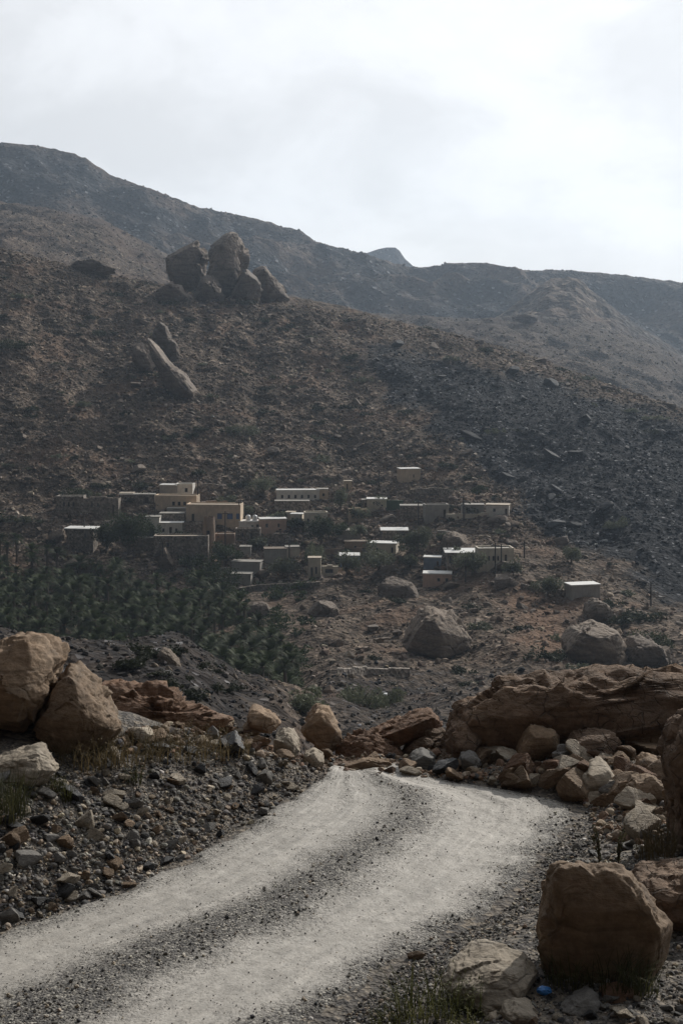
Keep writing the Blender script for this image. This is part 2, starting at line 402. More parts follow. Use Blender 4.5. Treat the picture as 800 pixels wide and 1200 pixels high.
def hill_mat(name, far=False):
    m, nt, b = new_mat(name); t = NT(nt); c = t.coord()
    k = .22 if far else 1.0
    v = t.voro(c, .75*k); v2 = t.voro(c, 1.9*k)
    s1 = t.n('ShaderNodeSeparateColor'); t.l(v.outputs['Color'], s1.inputs[0])
    s2 = t.n('ShaderNodeSeparateColor'); t.l(v2.outputs['Color'], s2.inputs[0])
    a = t.ramp(s1.outputs[0], [(0, (.042, .032, .025)), (.5, (.09, .068, .052)), (.9, (.165, .126, .096)), (1, (.34, .27, .21))])
    a2 = t.ramp(s2.outputs[0], [(0, (.036, .028, .022)), (.55, (.084, .064, .049)), (.95, (.21, .162, .124))])
    col = t.mix(t.ramp(t.noise(c, .22*k, 5), [(.4, 0), (.6, 1)]), a, a2)
    col = t.mix(1.0, col, t.ramp(t.noise(c, .06*k, 7, .65), [(.32, .55), (.68, 1.38)]), 'MULTIPLY')
    red = t.ramp(t.noise(c, 1.6*k, 6, .7), [(.3, (.1, .062, .042)), (.7, (.23, .145, .098))])
    col = t.mix(t.math('MULTIPLY', t.attr('red'), .85), col, red)
    dk = t.ramp(s2.outputs[1], [(0, (.008, .009, .011)), (.6, (.017, .0185, .022)), (.95, (.036, .038, .044)), (1, (.26, .26, .27))])
    col = t.mix(t.attr('dark'), col, dk)
    t.l(col, b.inputs['Base Color']); b.inputs['Roughness'].default_value = .95; b.inputs['Specular IOR Level'].default_value = .06
    nb = t.bump(v.outputs['Distance'], .5/k, .8); nb = t.bump(v2.outputs['Distance'], .25/k, .9, nb); nb = t.bump(t.noise(c, 3*k, 6, .7), .2/k, .8, nb)
    t.l(nb, b.inputs['Normal']); return m
M_GROUND = ground_mat(); M_ROAD = road_mat(); M_HILL = hill_mat('rocky_hillside'); M_FAR = hill_mat('distant_rock', True)

bermmask = (sstep(13.3, 14.3, NG.YY)*np.interp(NG.PX, [0, 120, 420, 520, 800], [.8, 1, 1, .6, .45]))
tag(NG.mesh('ground', M_GROUND, {'berm': bermmask.ravel()}), kind='structure')
tag(HS.mesh('hillside', M_HILL, {'dark': dark_m.ravel(), 'red': np.clip(red_m, 0, 1).ravel()}), kind='structure')

# road: a sheet following the ground, its ragged edges dipping under the roadside gravel
R_Y = np.concatenate([np.linspace(2, 7.9, 60), F*4/np.linspace(1260-420, 912-420, 330), np.linspace(13.45, 14.6, 40)[1:]])
S = np.linspace(-1.12, 1.12, 330)
SS, RY = np.meshgrid(S, R_Y)
xl = np.interp(RY, *xL_k); xr = np.interp(RY, *xR_k)
RX = (xl+xr)/2+SS*(xr-xl)/2
RX = RX-np.maximum(RY-12.9, 0)**1.5*1.6*0      # straight in plan, bent by the masks below
RZ = NG.zpx(CX+RX/RY*F, RY)
pr = p3(RX, RY)
edge = .07*fbm(pr*2.3, 4, 51).reshape(RX.shape)
RZ = RZ+.018-.09*sstep(.86, 1.06, np.abs(SS)+edge)-.09*sstep(13.7, 14.3, RY)+.006*fbm(pr*5, 4, 52).reshape(RX.shape)
gm = np.exp(-((SS+.04+edge*.9)/np.interp(RY, [8, 11, 13.3], [.29, .24, .2]))**2)*np.interp(RY, [8, 10.5, 12, 13.3, 14], [1.08, .98, .8, .55, .5])
gm = gm+sstep(.6, 1.0, np.abs(SS)+edge*1.6)*np.where(SS > 0, 1.0, .7)
gm = gm+.38*np.exp(-((np.abs(SS)-.52)/.05)**2)*sstep(11, 13, RY)+.2*fbm(pr*1.6, 5, 53, .6).reshape(RX.shape)
i = (np.arange(len(R_Y)-1)[:, None]*len(S)+np.arange(len(S)-1)[None, :]).ravel()
tt_ = np.repeat(R_Y[:, None], len(S), 1)
me = np_mesh('road', np.stack([RX.ravel(), RY.ravel(), RZ.ravel()], 1), np.stack([i, i+1, i+len(S)+1, i+len(S)], 1), True, {'gravel': np.clip(gm, 0, 1.3).ravel(), 'across': SS.ravel(), 'along': tt_.ravel()})
tag(link('road', me, M_ROAD), kind='structure')

# ------------------------------------------------------------------ farther hills
def ridge(name, Yr, pxs, crest, foot, seed, mat, step=1.3, cw=31, amp=(9, 4, 1.6), dark=0.0, curve=1.0, back=.12, wl=(110, 36, 11), rows=150, crest_amp=1.0):
    cols = px_cols(step); Y = np.concatenate([np.linspace(Yr[0], Yr[1], rows), np.linspace(Yr[1], Yr[1]*(1+back), 24)[1:]])
    f = Fan(cols, Y)
    zc = (HY-np.interp(cols, pxs, crest))/F*Yr[1]; zf = (HY-np.interp(cols, pxs, foot))/F*Yr[0]
    t = np.clip((f.YY-Yr[0])/(Yr[1]-Yr[0]), 0, 1)
    f.Z = zf+(zc-zf)*t**curve-np.maximum(f.YY-Yr[1], 0)*.45
    p = p3(f.X, f.YY)
    m = 1-.85*np.exp(-((f.YY-Yr[1])/(.1*(Yr[1]-Yr[0])))**2)
    f.Z += (m*(amp[0]*(lambda q: q-q.mean())(fbm(p/wl[0], 3, seed, ridged=True))).reshape(f.Z.shape)+(.35+.65*m)*(amp[1]*fbm(p/wl[1], 3, seed+5, ridged=True)-.3*amp[1]).reshape(f.Z.shape)*.6
            + amp[2]*crest_amp*fbm(p/wl[2], 4, seed+9).reshape(f.Z.shape))
    fix_crest(f, pxs, crest, cw)
    pn = fbm(p/90, 4, seed+3).reshape(f.Z.shape)
    dk = dark(f, t, pn) if callable(dark) else np.full(f.Z.shape, dark)
    o = f.mesh(name, mat, {'dark': np.clip(dk, 0, 1).ravel(), 'red': (.55*sstep(-.2, .5, pn)).ravel()})
    tag(o, kind='structure'); return f
CP = [-1500, -300, 0, 50, 120, 185, 250, 340, 420, 480, 560, 620, 700, 760, 800, 1100, 2300]
CC = [60, 180, 236, 243, 257, 292, 325, 345, 366, 369, 374, 368, 380, 402, 420, 450, 420]
HC = ridge('hill', (560, 860), CP, CC, [c+np.interp(p, [0, 400, 800], [95, 60, 90]) for p, c in zip(CP, CC)], 61, M_HILL, amp=(7, 3.2, 1.3), wl=(80, 26, 8), dark=lambda f, t, n: np.clip(.32+.3*sstep(.0, .5, n)+-.25*sstep(300, 150, f.PX), 0, .75))
DP = [-1500, -300, 0, 40, 80, 100, 130, 150, 190, 230, 270, 300, 330, 352, 370, 400, 430, 450, 480, 500, 530, 570, 620, 660, 680, 720, 760, 800, 1100, 2300]
DC = [90, 110, 167, 170, 178, 185, 205, 212, 226, 242, 250, 256, 265, 270, 283, 291, 298, 305, 313, 313, 308, 308, 317, 316, 318, 321, 326, 331, 350, 300]
HB = ridge('mountain_spur', (800, 985), [-1500, 380, 480, 540, 590, 620, 645, 675, 705, 745, 800, 1100, 2300], [560, 470, 424, 396, 366, 343, 326, 325, 350, 380, 414, 480, 560], [640, 540, 480, 450, 430, 420, 415, 415, 425, 440, 460, 540, 640], 67, M_FAR, amp=(5, 5, 1.8), wl=(60, 30, 9), dark=lambda f, t, n: .05+.5*sstep(690, 740, f.PX), rows=110)  # right flank coloured darker to paint in its shadowed slope
HD = ridge('mountain', (1010, 1210), DP, DC, [c+np.interp(p, [0, 300, 480, 650, 800], [165, 120, 85, 100, 150]) for p, c in zip(DP, DC)], 71, M_FAR, amp=(24, 9, 2.6), wl=(150, 55, 16), curve=.9,
           dark=lambda f, t, n: .35+.6*sstep(.3, -.15, n)*sstep(1.0, .85, t), rows=200, crest_amp=.8)  # dark patches below the crest put the mountain's shade into its rock colour
EP = [-900, 300, 400, 428, 443, 452, 463, 468, 474, 484, 520, 620, 900, 1800]
EC = [330, 330, 312, 297, 292, 290, 290, 294, 303, 312, 330, 345, 345, 340]
ridge('far_mountain', (1885, 1950), EP, EC, [c+60 for c in EC], 81, M_FAR, amp=(3, 3, 1.5), dark=.75, back=.05, rows=60, crest_amp=.5, cw=5)
base = MB(); base.quad((-1900, -260, -62), (1900, -260, -62), (1900, 2080, -62), (-1900, 2080, -62))
tag(base.build('terrain', M_HILL), kind='structure')
# the road bench and, behind the camera, an unseen hillside added to shut out skylight
sl = Fan(np.array([0.0]), np.array([0.0]))
bx = np.linspace(-140, 140, 90); by = np.linspace(-150, 1.9, 60); BX, BY = np.meshgrid(bx, by)
BZ = -4+.62*np.maximum(-BY-4-.25*BX, 0)*1.0+1.2*fbm(p3(BX/9, BY/9), 4, 91).reshape(BX.shape)*np.clip((-BY)/12, 0, 1)+.5*np.maximum(-BX-7, 0)*np.clip(-(BY-2)/14, 0, 1)-.3*np.maximum(BX-9, 0)
BZ = np.maximum(BZ, -58); BZ = np.minimum(BZ, 70)
i = (np.arange(59)[:, None]*90+np.arange(89)[None, :]).ravel()
tag(link('slope', np_mesh('slope', np.stack([BX.ravel(), BY.ravel(), BZ.ravel()], 1), np.stack([i, i+1, i+91, i+90], 1), True, {'dark': np.zeros(BX.size), 'red': np.zeros(BX.size)}), M_HILL), kind='structure')

# ------------------------------------------------------------------ loose stones merged per kind (uncountable) 
PALETTE = {'cream': (.36, .3, .23), 'tan': (.235, .18, .13), 'grey': (.175, .163, .148), 'dark': (.045, .044, .045), 'rust': (.19, .12, .078), 'pale': (.46, .43, .38)}
def scatter_mesh(name, spots, protos, mat, label=None):
    """spots: list of (x,y,z,size,colour)"""
    n = len(spots); S_ = np.array([s[:4] for s in spots]); Cc = np.array([s[4] for s in spots])
    pick = RNG.integers(0, len(protos), n); Vs, Fs, Cs, off = [], [], [], 0
    for k, (PV, PF) in enumerate(protos):
        ix = np.nonzero(pick == k)[0]
        if len(ix) == 0: continue
        q = RNG.normal(size=(len(ix), 4)); q /= np.linalg.norm(q, axis=1)[:, None]
        w, x, y, z = q.T
        R = np.stack([np.stack([1-2*(y*y+z*z), 2*(x*y-z*w), 2*(x*z+y*w)], 1), np.stack([2*(x*y+z*w), 1-2*(x*x+z*z), 2*(y*z-x*w)], 1), np.stack([2*(x*z-y*w), 2*(y*z+x*w), 1-2*(x*x+y*y)], 1)], 1)
        W = np.einsum('nij,vj->nvi', R, PV)*S_[ix, 3][:, None, None]*.5
        W[:, :, 2] *= .8
        W += S_[ix, :3][:, None, :]
        Vs.append(W.reshape(-1, 3)); nv = len(PV)
        Fs.append((PF[None]+(np.arange(len(ix))*nv)[:, None, None]+off).reshape(-1, 3)); off += len(ix)*nv
        Cs.append(np.repeat(Cc[ix], nv, 0))
    me = np_mesh(name, np.concatenate(Vs), np.concatenate(Fs), False, {'col': np.concatenate(Cs)})
    return tag(link(name, me, mat), kind='stuff')
def jit(c, a=.25):
    k = random.uniform(1-a, 1+a); return (c[0]*k, c[1]*k*random.uniform(.97, 1.03), c[2]*k*random.uniform(.93, 1.07))
def in_poly(x, y, P):
    r = False; j = len(P)-1
    for i in range(len(P)):
        if (P[i][1] > y) != (P[j][1] > y) and x < (P[j][0]-P[i][0])*(y-P[i][1])/(P[j][1]-P[i][1])+P[i][0]: r = not r
        j = i
    return r
def sample_poly(P, n):
    xs = [p[0] for p in P]; ys = [p[1] for p in P]; out = []
    while len(out) < n:
        a, b_ = random.uniform(min(xs), max(xs)), random.uniform(min(ys), max(ys))
        if in_poly(a, b_, P): out.append((a, b_))
    return out
def powsize(lo, hi, k=2.2):
    u = random.random(); return (lo**(1-k)+u*(hi**(1-k)-lo**(1-k)))**(1/(1-k))
P1 = [rock_shape(1, 100+i, 7, .06, .75) for i in range(10)]
P2 = [rock_shape(2, 200+i, 7, .05, .72) for i in range(12)]
M_LOOSE = attr_rock_mat('loose_stone', 9, .012); M_SCREE = attr_rock_mat('scree_stone', .9, .15, .9, .12)

BANK = [(-40, 905), (60, 882), (150, 876), (280, 866), (392, 905), (340, 938), (250, 990), (150, 1043), (0, 1092), (-40, 1105)]
BERM = [(120, 862), (250, 838), (330, 832), (420, 850), (470, 872), (530, 880), (640, 878), (800, 860), (830, 1000), (700, 985), (690, 950), (660, 925), (520, 915), (380, 905), (280, 880), (150, 885)]
RIGHT = [(690, 940), (830, 930), (830, 1040), (640, 1020), (700, 970)]
LOW = [(380, 1215), (470, 1140), (560, 1090), (640, 1050), (830, 1040), (830, 1215)]
EDGE = [(380, 1215), (470, 1132), (598, 1062), (640, 1000), (692, 945), (725, 950), (655, 1045), (565, 1105), (440, 1215)]
MIX_EDGE = {'grey': 50, 'dark': 34, 'pale': 5, 'cream': 5, 'tan': 6}
def palette_pick(w):
    r = random.random()*sum(w.values())
    for k, v in w.items():
        r -= v
        if r <= 0: return k
MIX_BANK = {'grey': 38, 'dark': 28, 'cream': 14, 'tan': 16, 'pale': 4}
MIX_BERM = {'rust': 26, 'tan': 38, 'cream': 14, 'grey': 13, 'dark': 9}
MIX_RIGHT = {'grey': 46, 'pale': 14, 'cream': 14, 'tan': 14, 'dark': 12}
small = []
for poly, mixw, n, lo, hi in ((BANK, MIX_BANK, 19000, .007, .075), (BERM, MIX_BERM, 12000, .010, .12), (EDGE, MIX_EDGE, 6000, .006, .04), ([(-420, 900), (-40, 900), (-40, 1105), (-420, 1330)], MIX_BANK, 11000, .012, .16), ([(-420, 840), (-60, 840), (-40, 905), (-420, 905)], MIX_BERM, 2500, .02, .2), ([(828, 850), (1150, 850), (1150, 1260), (828, 1215)], MIX_RIGHT, 9000, .012, .2), (RIGHT, MIX_RIGHT, 1700, .012, .07), (LOW, MIX_EDGE, 6500, .006, .05)):
    for px, py in sample_poly(poly, n):
        Y = NG.hit(px, py)
        if Y is None or Y > 16.5: continue
        s = powsize(lo, hi, 2.25); x, y, z = at(px, py, Y)
        small.append((x, y, z+s*.12, s, jit(PALETTE[palette_pick(mixw)])))
scatter_mesh('rubble', small, P2, M_LOOSE)
# gravel on the track: mostly in the middle strip and along the edges
rd = []
SG = gm
flat = np.clip(SG, 0.0, 1.2).ravel()
okrow = ((RY > 7.4) & (RY < 13.45)).ravel(); w = (flat**1.6+.08)*okrow*np.repeat(1/np.maximum(1, np.ones(len(R_Y))), len(S)); w /= w.sum()
for k in RNG.choice(len(w), 15000, p=w):
    s = powsize(.005, .045 if flat[k] > .5 else .02, 2.6); 
    x = RX.ravel()[k]+random.uniform(-.01, .01); y = RY.ravel()[k]+random.uniform(-.01, .01)
    rd.append((x, y, RZ.ravel()[k]+s*.15, s, jit(PALETTE[palette_pick({'grey': 40, 'dark': 24, 'pale': 22, 'cream': 14})])))
scatter_mesh('gravel', rd, P1, M_LOOSE)

# scree on the hillside
scr = []
for _ in range(56000):
    px = random.uniform(-60, 860); Y = random.uniform(60, 455) if random.random() < .35 else random.uniform(255, 455)
    ci = int(np.interp(px, HCOL, np.arange(len(HCOL)))); ri = int(np.interp(Y, HY_, np.arange(len(HY_))))
    if grove[ri, ci] > .4 and random.random() < .93: continue
    pxm = Y/F                                  # one photo pixel in metres
    s = powsize(.30, 1.9, 2.3)
    if Y < 150: s *= .38
    d = dark_m[ri, ci]
    if d > .5 or (d > .2 and random.random() < .5):
        c = jit((.024, .026, .031), .5) if random.random() < .965 else jit((.3, .3, .3), .3); s *= .8
    else:
        c = jit((.18, .137, .103), .5) if random.random() < .84 else jit((.36, .3, .24), .3)
    z = HS.zpx(px, Y); scr.append(((px-CX)/F*Y, Y, float(z)+s*.08, s, c))
scatter_mesh('scree', scr, P1, M_SCREE)
scr = []
for _ in range(15000):
    px = random.uniform(-60, 860); Y = random.uniform(45, 160); z = HS.zpx(px, Y); s = powsize(.09, .75, 2.3)
    ci = int(np.interp(px, HCOL, np.arange(len(HCOL)))); ri = int(np.interp(Y, HY_, np.arange(len(HY_))))
    c = jit((.062, .056, .051), .5) if random.random() < .45+.4*dark_m[ri, ci] else jit((.15, .12, .095), .4)
    scr.append(((px-CX)/F*Y, Y, float(z)+s*.1, s, c))
scatter_mesh('scree', scr, P1, M_SCREE)
scr = []
for _ in range(9000):
    px = random.uniform(-60, 860); Y = random.uniform(600, 865)
    z = HC.zpx(px, Y); s = powsize(.6, 3.2, 2.3)
    scr.append(((px-CX)/F*Y, Y, float(z)+s*.05, s, jit((.15, .118, .092), .4)))
scatter_mesh('scree', scr, P1, M_SCREE)
scr = []
for _ in range(5000):
    px = random.uniform(-60, 860); Y = random.uniform(1020, 1215)
    z = HD.zpx(px, Y); s = powsize(1.2, 6, 2.4)
    scr.append(((px-CX)/F*Y, Y, float(z)+s*.02, s, jit((.06, .054, .048), .3)))
scatter_mesh('scree', scr, P1, M_SCREE)

# ------------------------------------------------------------------ boulders with their own outlines
M_ROCK = {
 'tan':   rock_mat('tan_limestone', (.17, .112, .07), (.26, .18, .115), (.35, .265, .185), 1.6, .03, .2),
 'cracked': rock_mat('cracked_brown_rock', (.12, .076, .05), (.185, .122, .08), (.26, .18, .122), 1.8, .06, .32, crack_scale=6.5),
 'rust':  rock_mat('rust_earth', (.14, .076, .045), (.22, .127, .078), (.3, .195, .125), 2.6, .05, .0),
 'cream': rock_mat('cream_limestone', (.3, .245, .18), (.4, .34, .265), (.5, .44, .36), 2.4, .02, .3),
 'grey':  rock_mat('grey_stone', (.11, .103, .094), (.18, .169, .155), (.26, .245, .225), 4, .01),
 'dark':  rock_mat('black_stone', (.022, .022, .024), (.04, .04, .043), (.075, .073, .07), 4, .01, rough=.6),
 'hill':  rock_mat('hill_boulder', (.125, .095, .073), (.175, .136, .106), (.235, .187, .147), .16, .35, .35, crack_scale=.22),
 'hillgrey': rock_mat('grey_hill_boulder', (.165, .125, .092), (.215, .167, .126), (.265, .212, .163), .16, .3, .3, crack_scale=.2),
 'slate': rock_mat('slate_hill_rock', (.02, .022, .026), (.032, .034, .039), (.05, .052, .058), .3, .3)}
def outline_rock(name, poly, Y, mat, thick=.6, sub=5, seed=0, rough=.045, lean=.25, flatness=.36, planes=9, label=None, cat='boulder', group=None, detail=7.0, sink=.0, center=None, chip=1.0):
    """a full-bodied rock whose side seen from the road has the given outline (photo pixels) at distance Y"""
    P = np.array(poly, float); c = P.mean(0) if center is None else np.array(center, float)
    D, Fc = ico(sub); m = Y/F
    Q = (P-c)*[m, -m]                                           # metres, z up
    ang = np.arctan2(Q[:, 1], Q[:, 0])
    # radius of the polygon in each direction
    th = np.linspace(-math.pi, math.pi, 721); rad = np.full(721, 1e-3)
    for i in range(len(Q)):
        a, b_ = Q[i], Q[(i+1) % len(Q)]; e = b_-a
        den = np.cos(th)*e[1]-np.sin(th)*e[0]
        with np.errstate(divide='ignore', invalid='ignore'):
            tt = (a[0]*e[1]-a[1]*e[0])/den; uu = (a[0]*np.sin(th)-a[1]*np.cos(th))/den
        ok = (tt > 0) & (uu >= -1e-6) & (uu <= 1+1e-6) & np.isfinite(tt)
        rad = np.where(ok, np.maximum(rad, np.where(ok, tt, 0)), rad)
    size = Q.max(0)-Q.min(0); T = thick*size.min()
    rho = np.sqrt(D[:, 0]**2+D[:, 2]**2); t2 = np.arctan2(D[:, 2]*size[1], D[:, 0]*size[0])
    r = np.interp(t2, th, rad)
    prof = rho**flatness
    V = np.stack([np.cos(t2)*r*prof, np.sign(D[:, 1])*np.abs(D[:, 1])**.8*T, np.sin(t2)*r*prof], 1)
    rs = np.random.default_rng(seed+5)
    for _ in range(planes):                                     # chip flat faces into the front and back
        n = rs.normal(size=3)*[.55, 1, .55]; n[1] = -abs(n[1]) if rs.random() < .75 else abs(n[1]); n /= np.linalg.norm(n)
        sup = (V @ n); d = sup.max()*rs.uniform(.68, .92); ex = np.maximum(sup-d, 0)
        V = V-ex[:, None]*n*.85*np.array([.35, 1, .35])
    for _ in range(26):                                         # and many small ones along its edges
        n = rs.normal(size=3)*[.9, 1, .9]; n /= np.linalg.norm(n)
        sup = (V @ n); d = sup.max()*rs.uniform(.86, .97); ex = np.maximum(sup-d, 0)
        V = V-ex[:, None]*n*.9*np.array([.75, 1, .75])
    V[:, 1] += lean*V[:, 2]
    s0 = size.mean()
    U = V/s0
    disp = rough*(.75*fbm(U*2.6+seed, 3, seed)+.55*fbm(U*detail+seed, 6, seed+2, .62))-.25*rough*np.maximum(0, fbm(U*3.1+seed*3, 3, seed+4, ridged=True)-.9)
    for K, ampc in ((30, .42*chip), (200, .26*chip)):             # broken facets: each cell has its own tilt
        sd_ = U[rs.integers(0, len(U), K)]; sq = U+.035*np.stack([vnoise(U*9+3, seed+1), vnoise(U*9+7, seed+2), vnoise(U*9+11, seed+3)], 1)
        near_ = np.concatenate([((q[:, None, :]-sd_[None])**2).sum(2).argmin(1) for q in np.array_split(sq, max(1, len(U)//6000))])
        g = rs.normal(size=(K, 3))*.35; o_ = rs.uniform(-.05, .05, K)
        disp = disp+ampc*(o_[near_]+np.clip((g[near_]*(U-sd_[near_])).sum(1), -.08, .08))
    V = V+D*(disp*s0)[:, None]
    for _ in range(int(10*min(1.5, chip))):
        n = rs.normal(size=3)*[.9, 1, .9]; n[1] = -abs(n[1]); n /= np.linalg.norm(n)
        sup = V @ n; d = np.quantile(sup, rs.uniform(.88, .975)); ex = np.maximum(sup-d, 0)
        V = V-ex[:, None]*n*.85
    V = V+D*(s0*rough*.22*fbm(V/s0*11+seed, 4, seed+21, .65))[:, None]
    x, y, z = at(c[0], c[1], Y)
    b0, b1 = P.min(0), P.max(0)
    for _ in range(3):                                          # size and seat the rock so that it is as wide and tall as surveyed
        yy = y+T*.5+V[:, 1]; qx = CX+(x+V[:, 0])/yy*F; qy = HY-(z+V[:, 2])/yy*F
        kx = (b1[0]-b0[0])/(qx.max()-qx.min()); kz = (b1[1]-b0[1])/(qy.max()-qy.min())
        V[:, 0] = V[:, 0]*kx; V[:, 2] = V[:, 2]*max(.6, kz)
        yy = y+T*.5+V[:, 1]; qx = CX+(x+V[:, 0])/yy*F; qy = HY-(z+V[:, 2])/yy*F
        V[:, 0] += ((b0[0]+b1[0])-(qx.max()+qx.min()))/2*(Y+T*.5)/F; V[:, 2] -= (b1[1]-qy.max())*(Y+T*.5)/F if False else ((b0[1]-qy.min()))*(Y+T*.5)/F
    # base at the foot, origin there
    zmin = V[:, 2].min(); 
    V = V-[0, 0, zmin]
    me = np_mesh(name, V, Fc, True)
    o = link(name, me, M_ROCK[mat], None, (x, y+T*.5, z+zmin-sink))
    if label: tag(o, label, cat, group)
    return o
def foot(px, py, fan=None):
    Y = (fan or NG).hit(px, py)
    return Y
crest_rock = 'low flat tan rock at the crest of the road where the pale track ends'
near = [  # outline, foot pixel, material, thickness, seed, label
 ([(-70,770),(-30,750),(0,742),(28,738),(55,738),(70,742),(83,757),(78,775),(68,800),(58,825),(42,850),(28,858),(0,856),(-50,858),(-75,820)], (20, 862), 'tan', .8, 2, 'tallest tan boulder at the picture edge leaning over a second boulder above the rubble bank', .05),
 ([(38,850),(60,815),(72,772),(85,773),(100,788),(113,800),(122,820),(133,838),(143,862),(138,874),(110,884),(85,890),(65,876)], (95, 884), 'tan', .7, 5, 'wedge shaped tan boulder with a slanting edge beside the tallest leaning boulder', .1),
 ([(521,868),(522,850),(540,836),(556,828),(580,815),(596,800),(640,793),(690,787),(740,781),(800,776),(850,775),(880,800),(870,840),(800,852),(760,856),(720,860),(670,866),(650,880),(600,892),(560,890),(530,886)], (600, 885), 'cracked', .55, 8, 'long cracked brown rock slab lying across the top of the rubble berm beyond the road', .25),
 ([(521,884),(520,862),(526,846),(540,836),(556,834),(566,846),(568,872),(560,890),(538,892)], (545, 890), 'cracked', .9, 92, 'blunt broken block at the low end of the long cracked slab', .2),
 ([(437,866),(470,845),(500,829),(512,827),(519,838),(515,850),(490,860),(455,878),(443,878)], (470, 880), 'rust', .8, 9, 'tilted flat rust brown slab poking out of the berm beside the long cracked slab', .1),
 ([(402,906),(408,892),(430,885),(455,889),(468,897),(472,907),(440,910)], (438, 911), 'tan', .6, 10, 'low flat tan rock at the crest of the road where the pale track ends', .3),
 ([(629,1070),(632,1030),(637,1012),(650,1006),(672,1005),(685,1014),(700,1011),(714,1016),(728,1021),(742,1030),(757,1047),(769,1064),(782,1082),(785,1105),(788,1140),(776,1176),(735,1190),(690,1188),(645,1174),(628,1135),(627,1100)], (705, 1150), 'tan', .42, 12, 'large square brown boulder in front at the road edge with dark grass at its foot', -.22),
 ([(735,1015),(760,1005),(800,1002),(850,1005),(870,1050),(850,1100),(790,1102),(772,1080),(757,1045)], (800, 1085), 'cracked', .7, 14, 'dark cracked boulder half hidden behind the large square brown boulder', .2),
 ([(768,872),(778,850),(790,838),(803,831),(850,815),(890,880),(880,1000),(840,1015),(800,1000),(788,985),(781,960),(783,920),(775,895)], (805, 1005), 'cracked', .7, 16, 'tall dark brown rock cut by the picture edge standing over the roadside rubble', .0),
 ([(771,850),(775,825),(790,808),(802,801),(840,798),(855,830),(840,862),(800,862),(780,860)], (795, 862), 'tan', .8, 17, 'smooth tan boulder lodged on top of the long cracked slab', .3),
 ([(714,874),(725,851),(745,840),(768,837),(775,855),(768,872),(740,878)], (742, 880), 'tan', .8, 18, 'rounded tan boulder tucked under the long cracked slab near its right end', .3),
 ([(663,872),(672,857),(690,850),(715,850),(728,862),(720,884),(690,890),(668,886)], (695, 890), 'cracked', .8, 19, 'dark shaded boulder in the hollow beneath the long cracked slab', .2),
 ([(603,884),(608,862),(620,847),(630,842),(645,848),(656,862),(653,875),(636,884),(620,894)], (628, 893), 'tan', .8, 20, 'lumpy upright tan boulder leaning on the front of the long cracked slab', .2),
 ([(676,924),(679,902),(690,890),(706,884),(718,896),(724,915),(717,933),(692,936)], (700, 932), 'cream', .85, 21, 'domed cream boulder standing in the middle of the roadside rubble below the slab', .25),
 ([(683,937),(686,924),(697,917),(708,922),(712,936),(698,941)], (697, 939), 'cream', .9, 22, 'small round cream boulder directly in front of the domed cream boulder', .2),
 ([(722,945),(733,927),(744,911),(764,904),(778,915),(783,940),(768,951),(738,951)], (752, 948), 'tan', .8, 23, 'jagged tan boulder between the domed cream boulder and the tall dark rock', .2),
 ([(742,906),(748,888),(760,879),(774,885),(778,902),(760,910)], (760, 908), 'tan', .9, 24, 'blocky tan boulder above the jagged one close to the tall dark rock', .2),
 ([(650,899),(654,886),(668,882),(684,886),(691,897),(670,904)], (670, 902), 'cream', .8, 25, 'oblong pale stone lying on the rubble above the domed cream boulder', .2),
 ([(517,1155),(527,1130),(545,1111),(570,1097),(592,1097),(615,1106),(627,1122),(630,1145),(620,1170),(595,1180),(555,1182),(523,1174)], (575, 1176), 'cream', .75, 91, 'pale grey boulder with a sunlit top at the road edge in front of the weeds', .55),
 ([(584,1184),(590,1170),(605,1165),(620,1169),(630,1182),(624,1200),(600,1204)], (606, 1200), 'cream', .9, 28, 'round grey cream stone in front of the pale sunlit boulder', .2),
 ([(565,1188),(572,1176),(584,1173),(590,1184),(584,1197),(570,1197)], (577, 1196), 'cream', .9, 29, 'small cream stone touching the round stone in front of the pale boulder', .2),
 ([(655,1184),(672,1167),(697,1152),(705,1166),(702,1184),(675,1192)], (680, 1188), 'grey', .7, 30, 'flat grey slate wedge at the foot of the large square boulder', .5),
 ([(701,1166),(708,1153),(722,1147),(740,1152),(750,1166),(742,1176),(715,1177)], (724, 1174), 'rust', .8, 31, 'brown oval stone on dark gravel below the large square boulder', .4),
 ([(289,850),(290,823),(305,828),(320,838),(330,850),(318,858),(300,858)], (308, 856), 'tan', .8, 33, 'sharp edged tan block with a sunlit top on the berm', .4),
 ([(283,856),(289,844),(300,842),(308,852),(303,862),(290,862)], (296, 861), 'tan', .9, 34, 'smaller tan stone in front of the sharp edged tan block', .2),
 ([(320,876),(324,858),(338,850),(350,862),(352,880),(338,888)], (336, 886), 'cream', .8, 35, 'greyish lumpy stone on the berm below the sharp edged tan block', .2),
 ([(352,856),(357,836),(372,822),(385,826),(393,845),(402,860),(402,878),(386,884),(368,874)], (380, 882), 'tan', .8, 36, 'broad tan boulder with a peaked top beside a dry bush at the road crest', .3),
 ([(354,894),(358,880),(370,874),(380,882),(380,896),(366,902)], (368, 898), 'cream', .9, 37, 'pale stone in front of the broad peaked tan boulder', .2),
 ([(338,880),(341,869),(348,867),(352,876),(348,884)], (345, 883), 'cream', .9, 38, 'little round yellowish stone below the dry bush', .2),
 ([(536,898),(540,882),(550,877),(561,884),(564,898),(550,904)], (550, 903), 'grey', .9, 39, 'round grey stone at the low end of the long cracked slab', .2),
 ([(514,898),(520,888),(530,887),(536,896),(530,905),(518,905)], (525, 904), 'grey', .9, 40, 'squarish grey stone next to the round one below the slab end', .2),
 ([(-30,912),(0,880),(25,872),(50,867),(63,880),(70,897),(60,914),(20,924)], (25, 918), 'cream', .8, 41, 'crumbly cream rock mass at the foot of the tallest leaning boulder', .45),
 ([(478,892),(484,880),(497,874),(508,882),(511,896),(495,902)], (495, 900), 'grey', .9, 43, 'mixed grey rock between the low flat rock and the slab', .3),
]
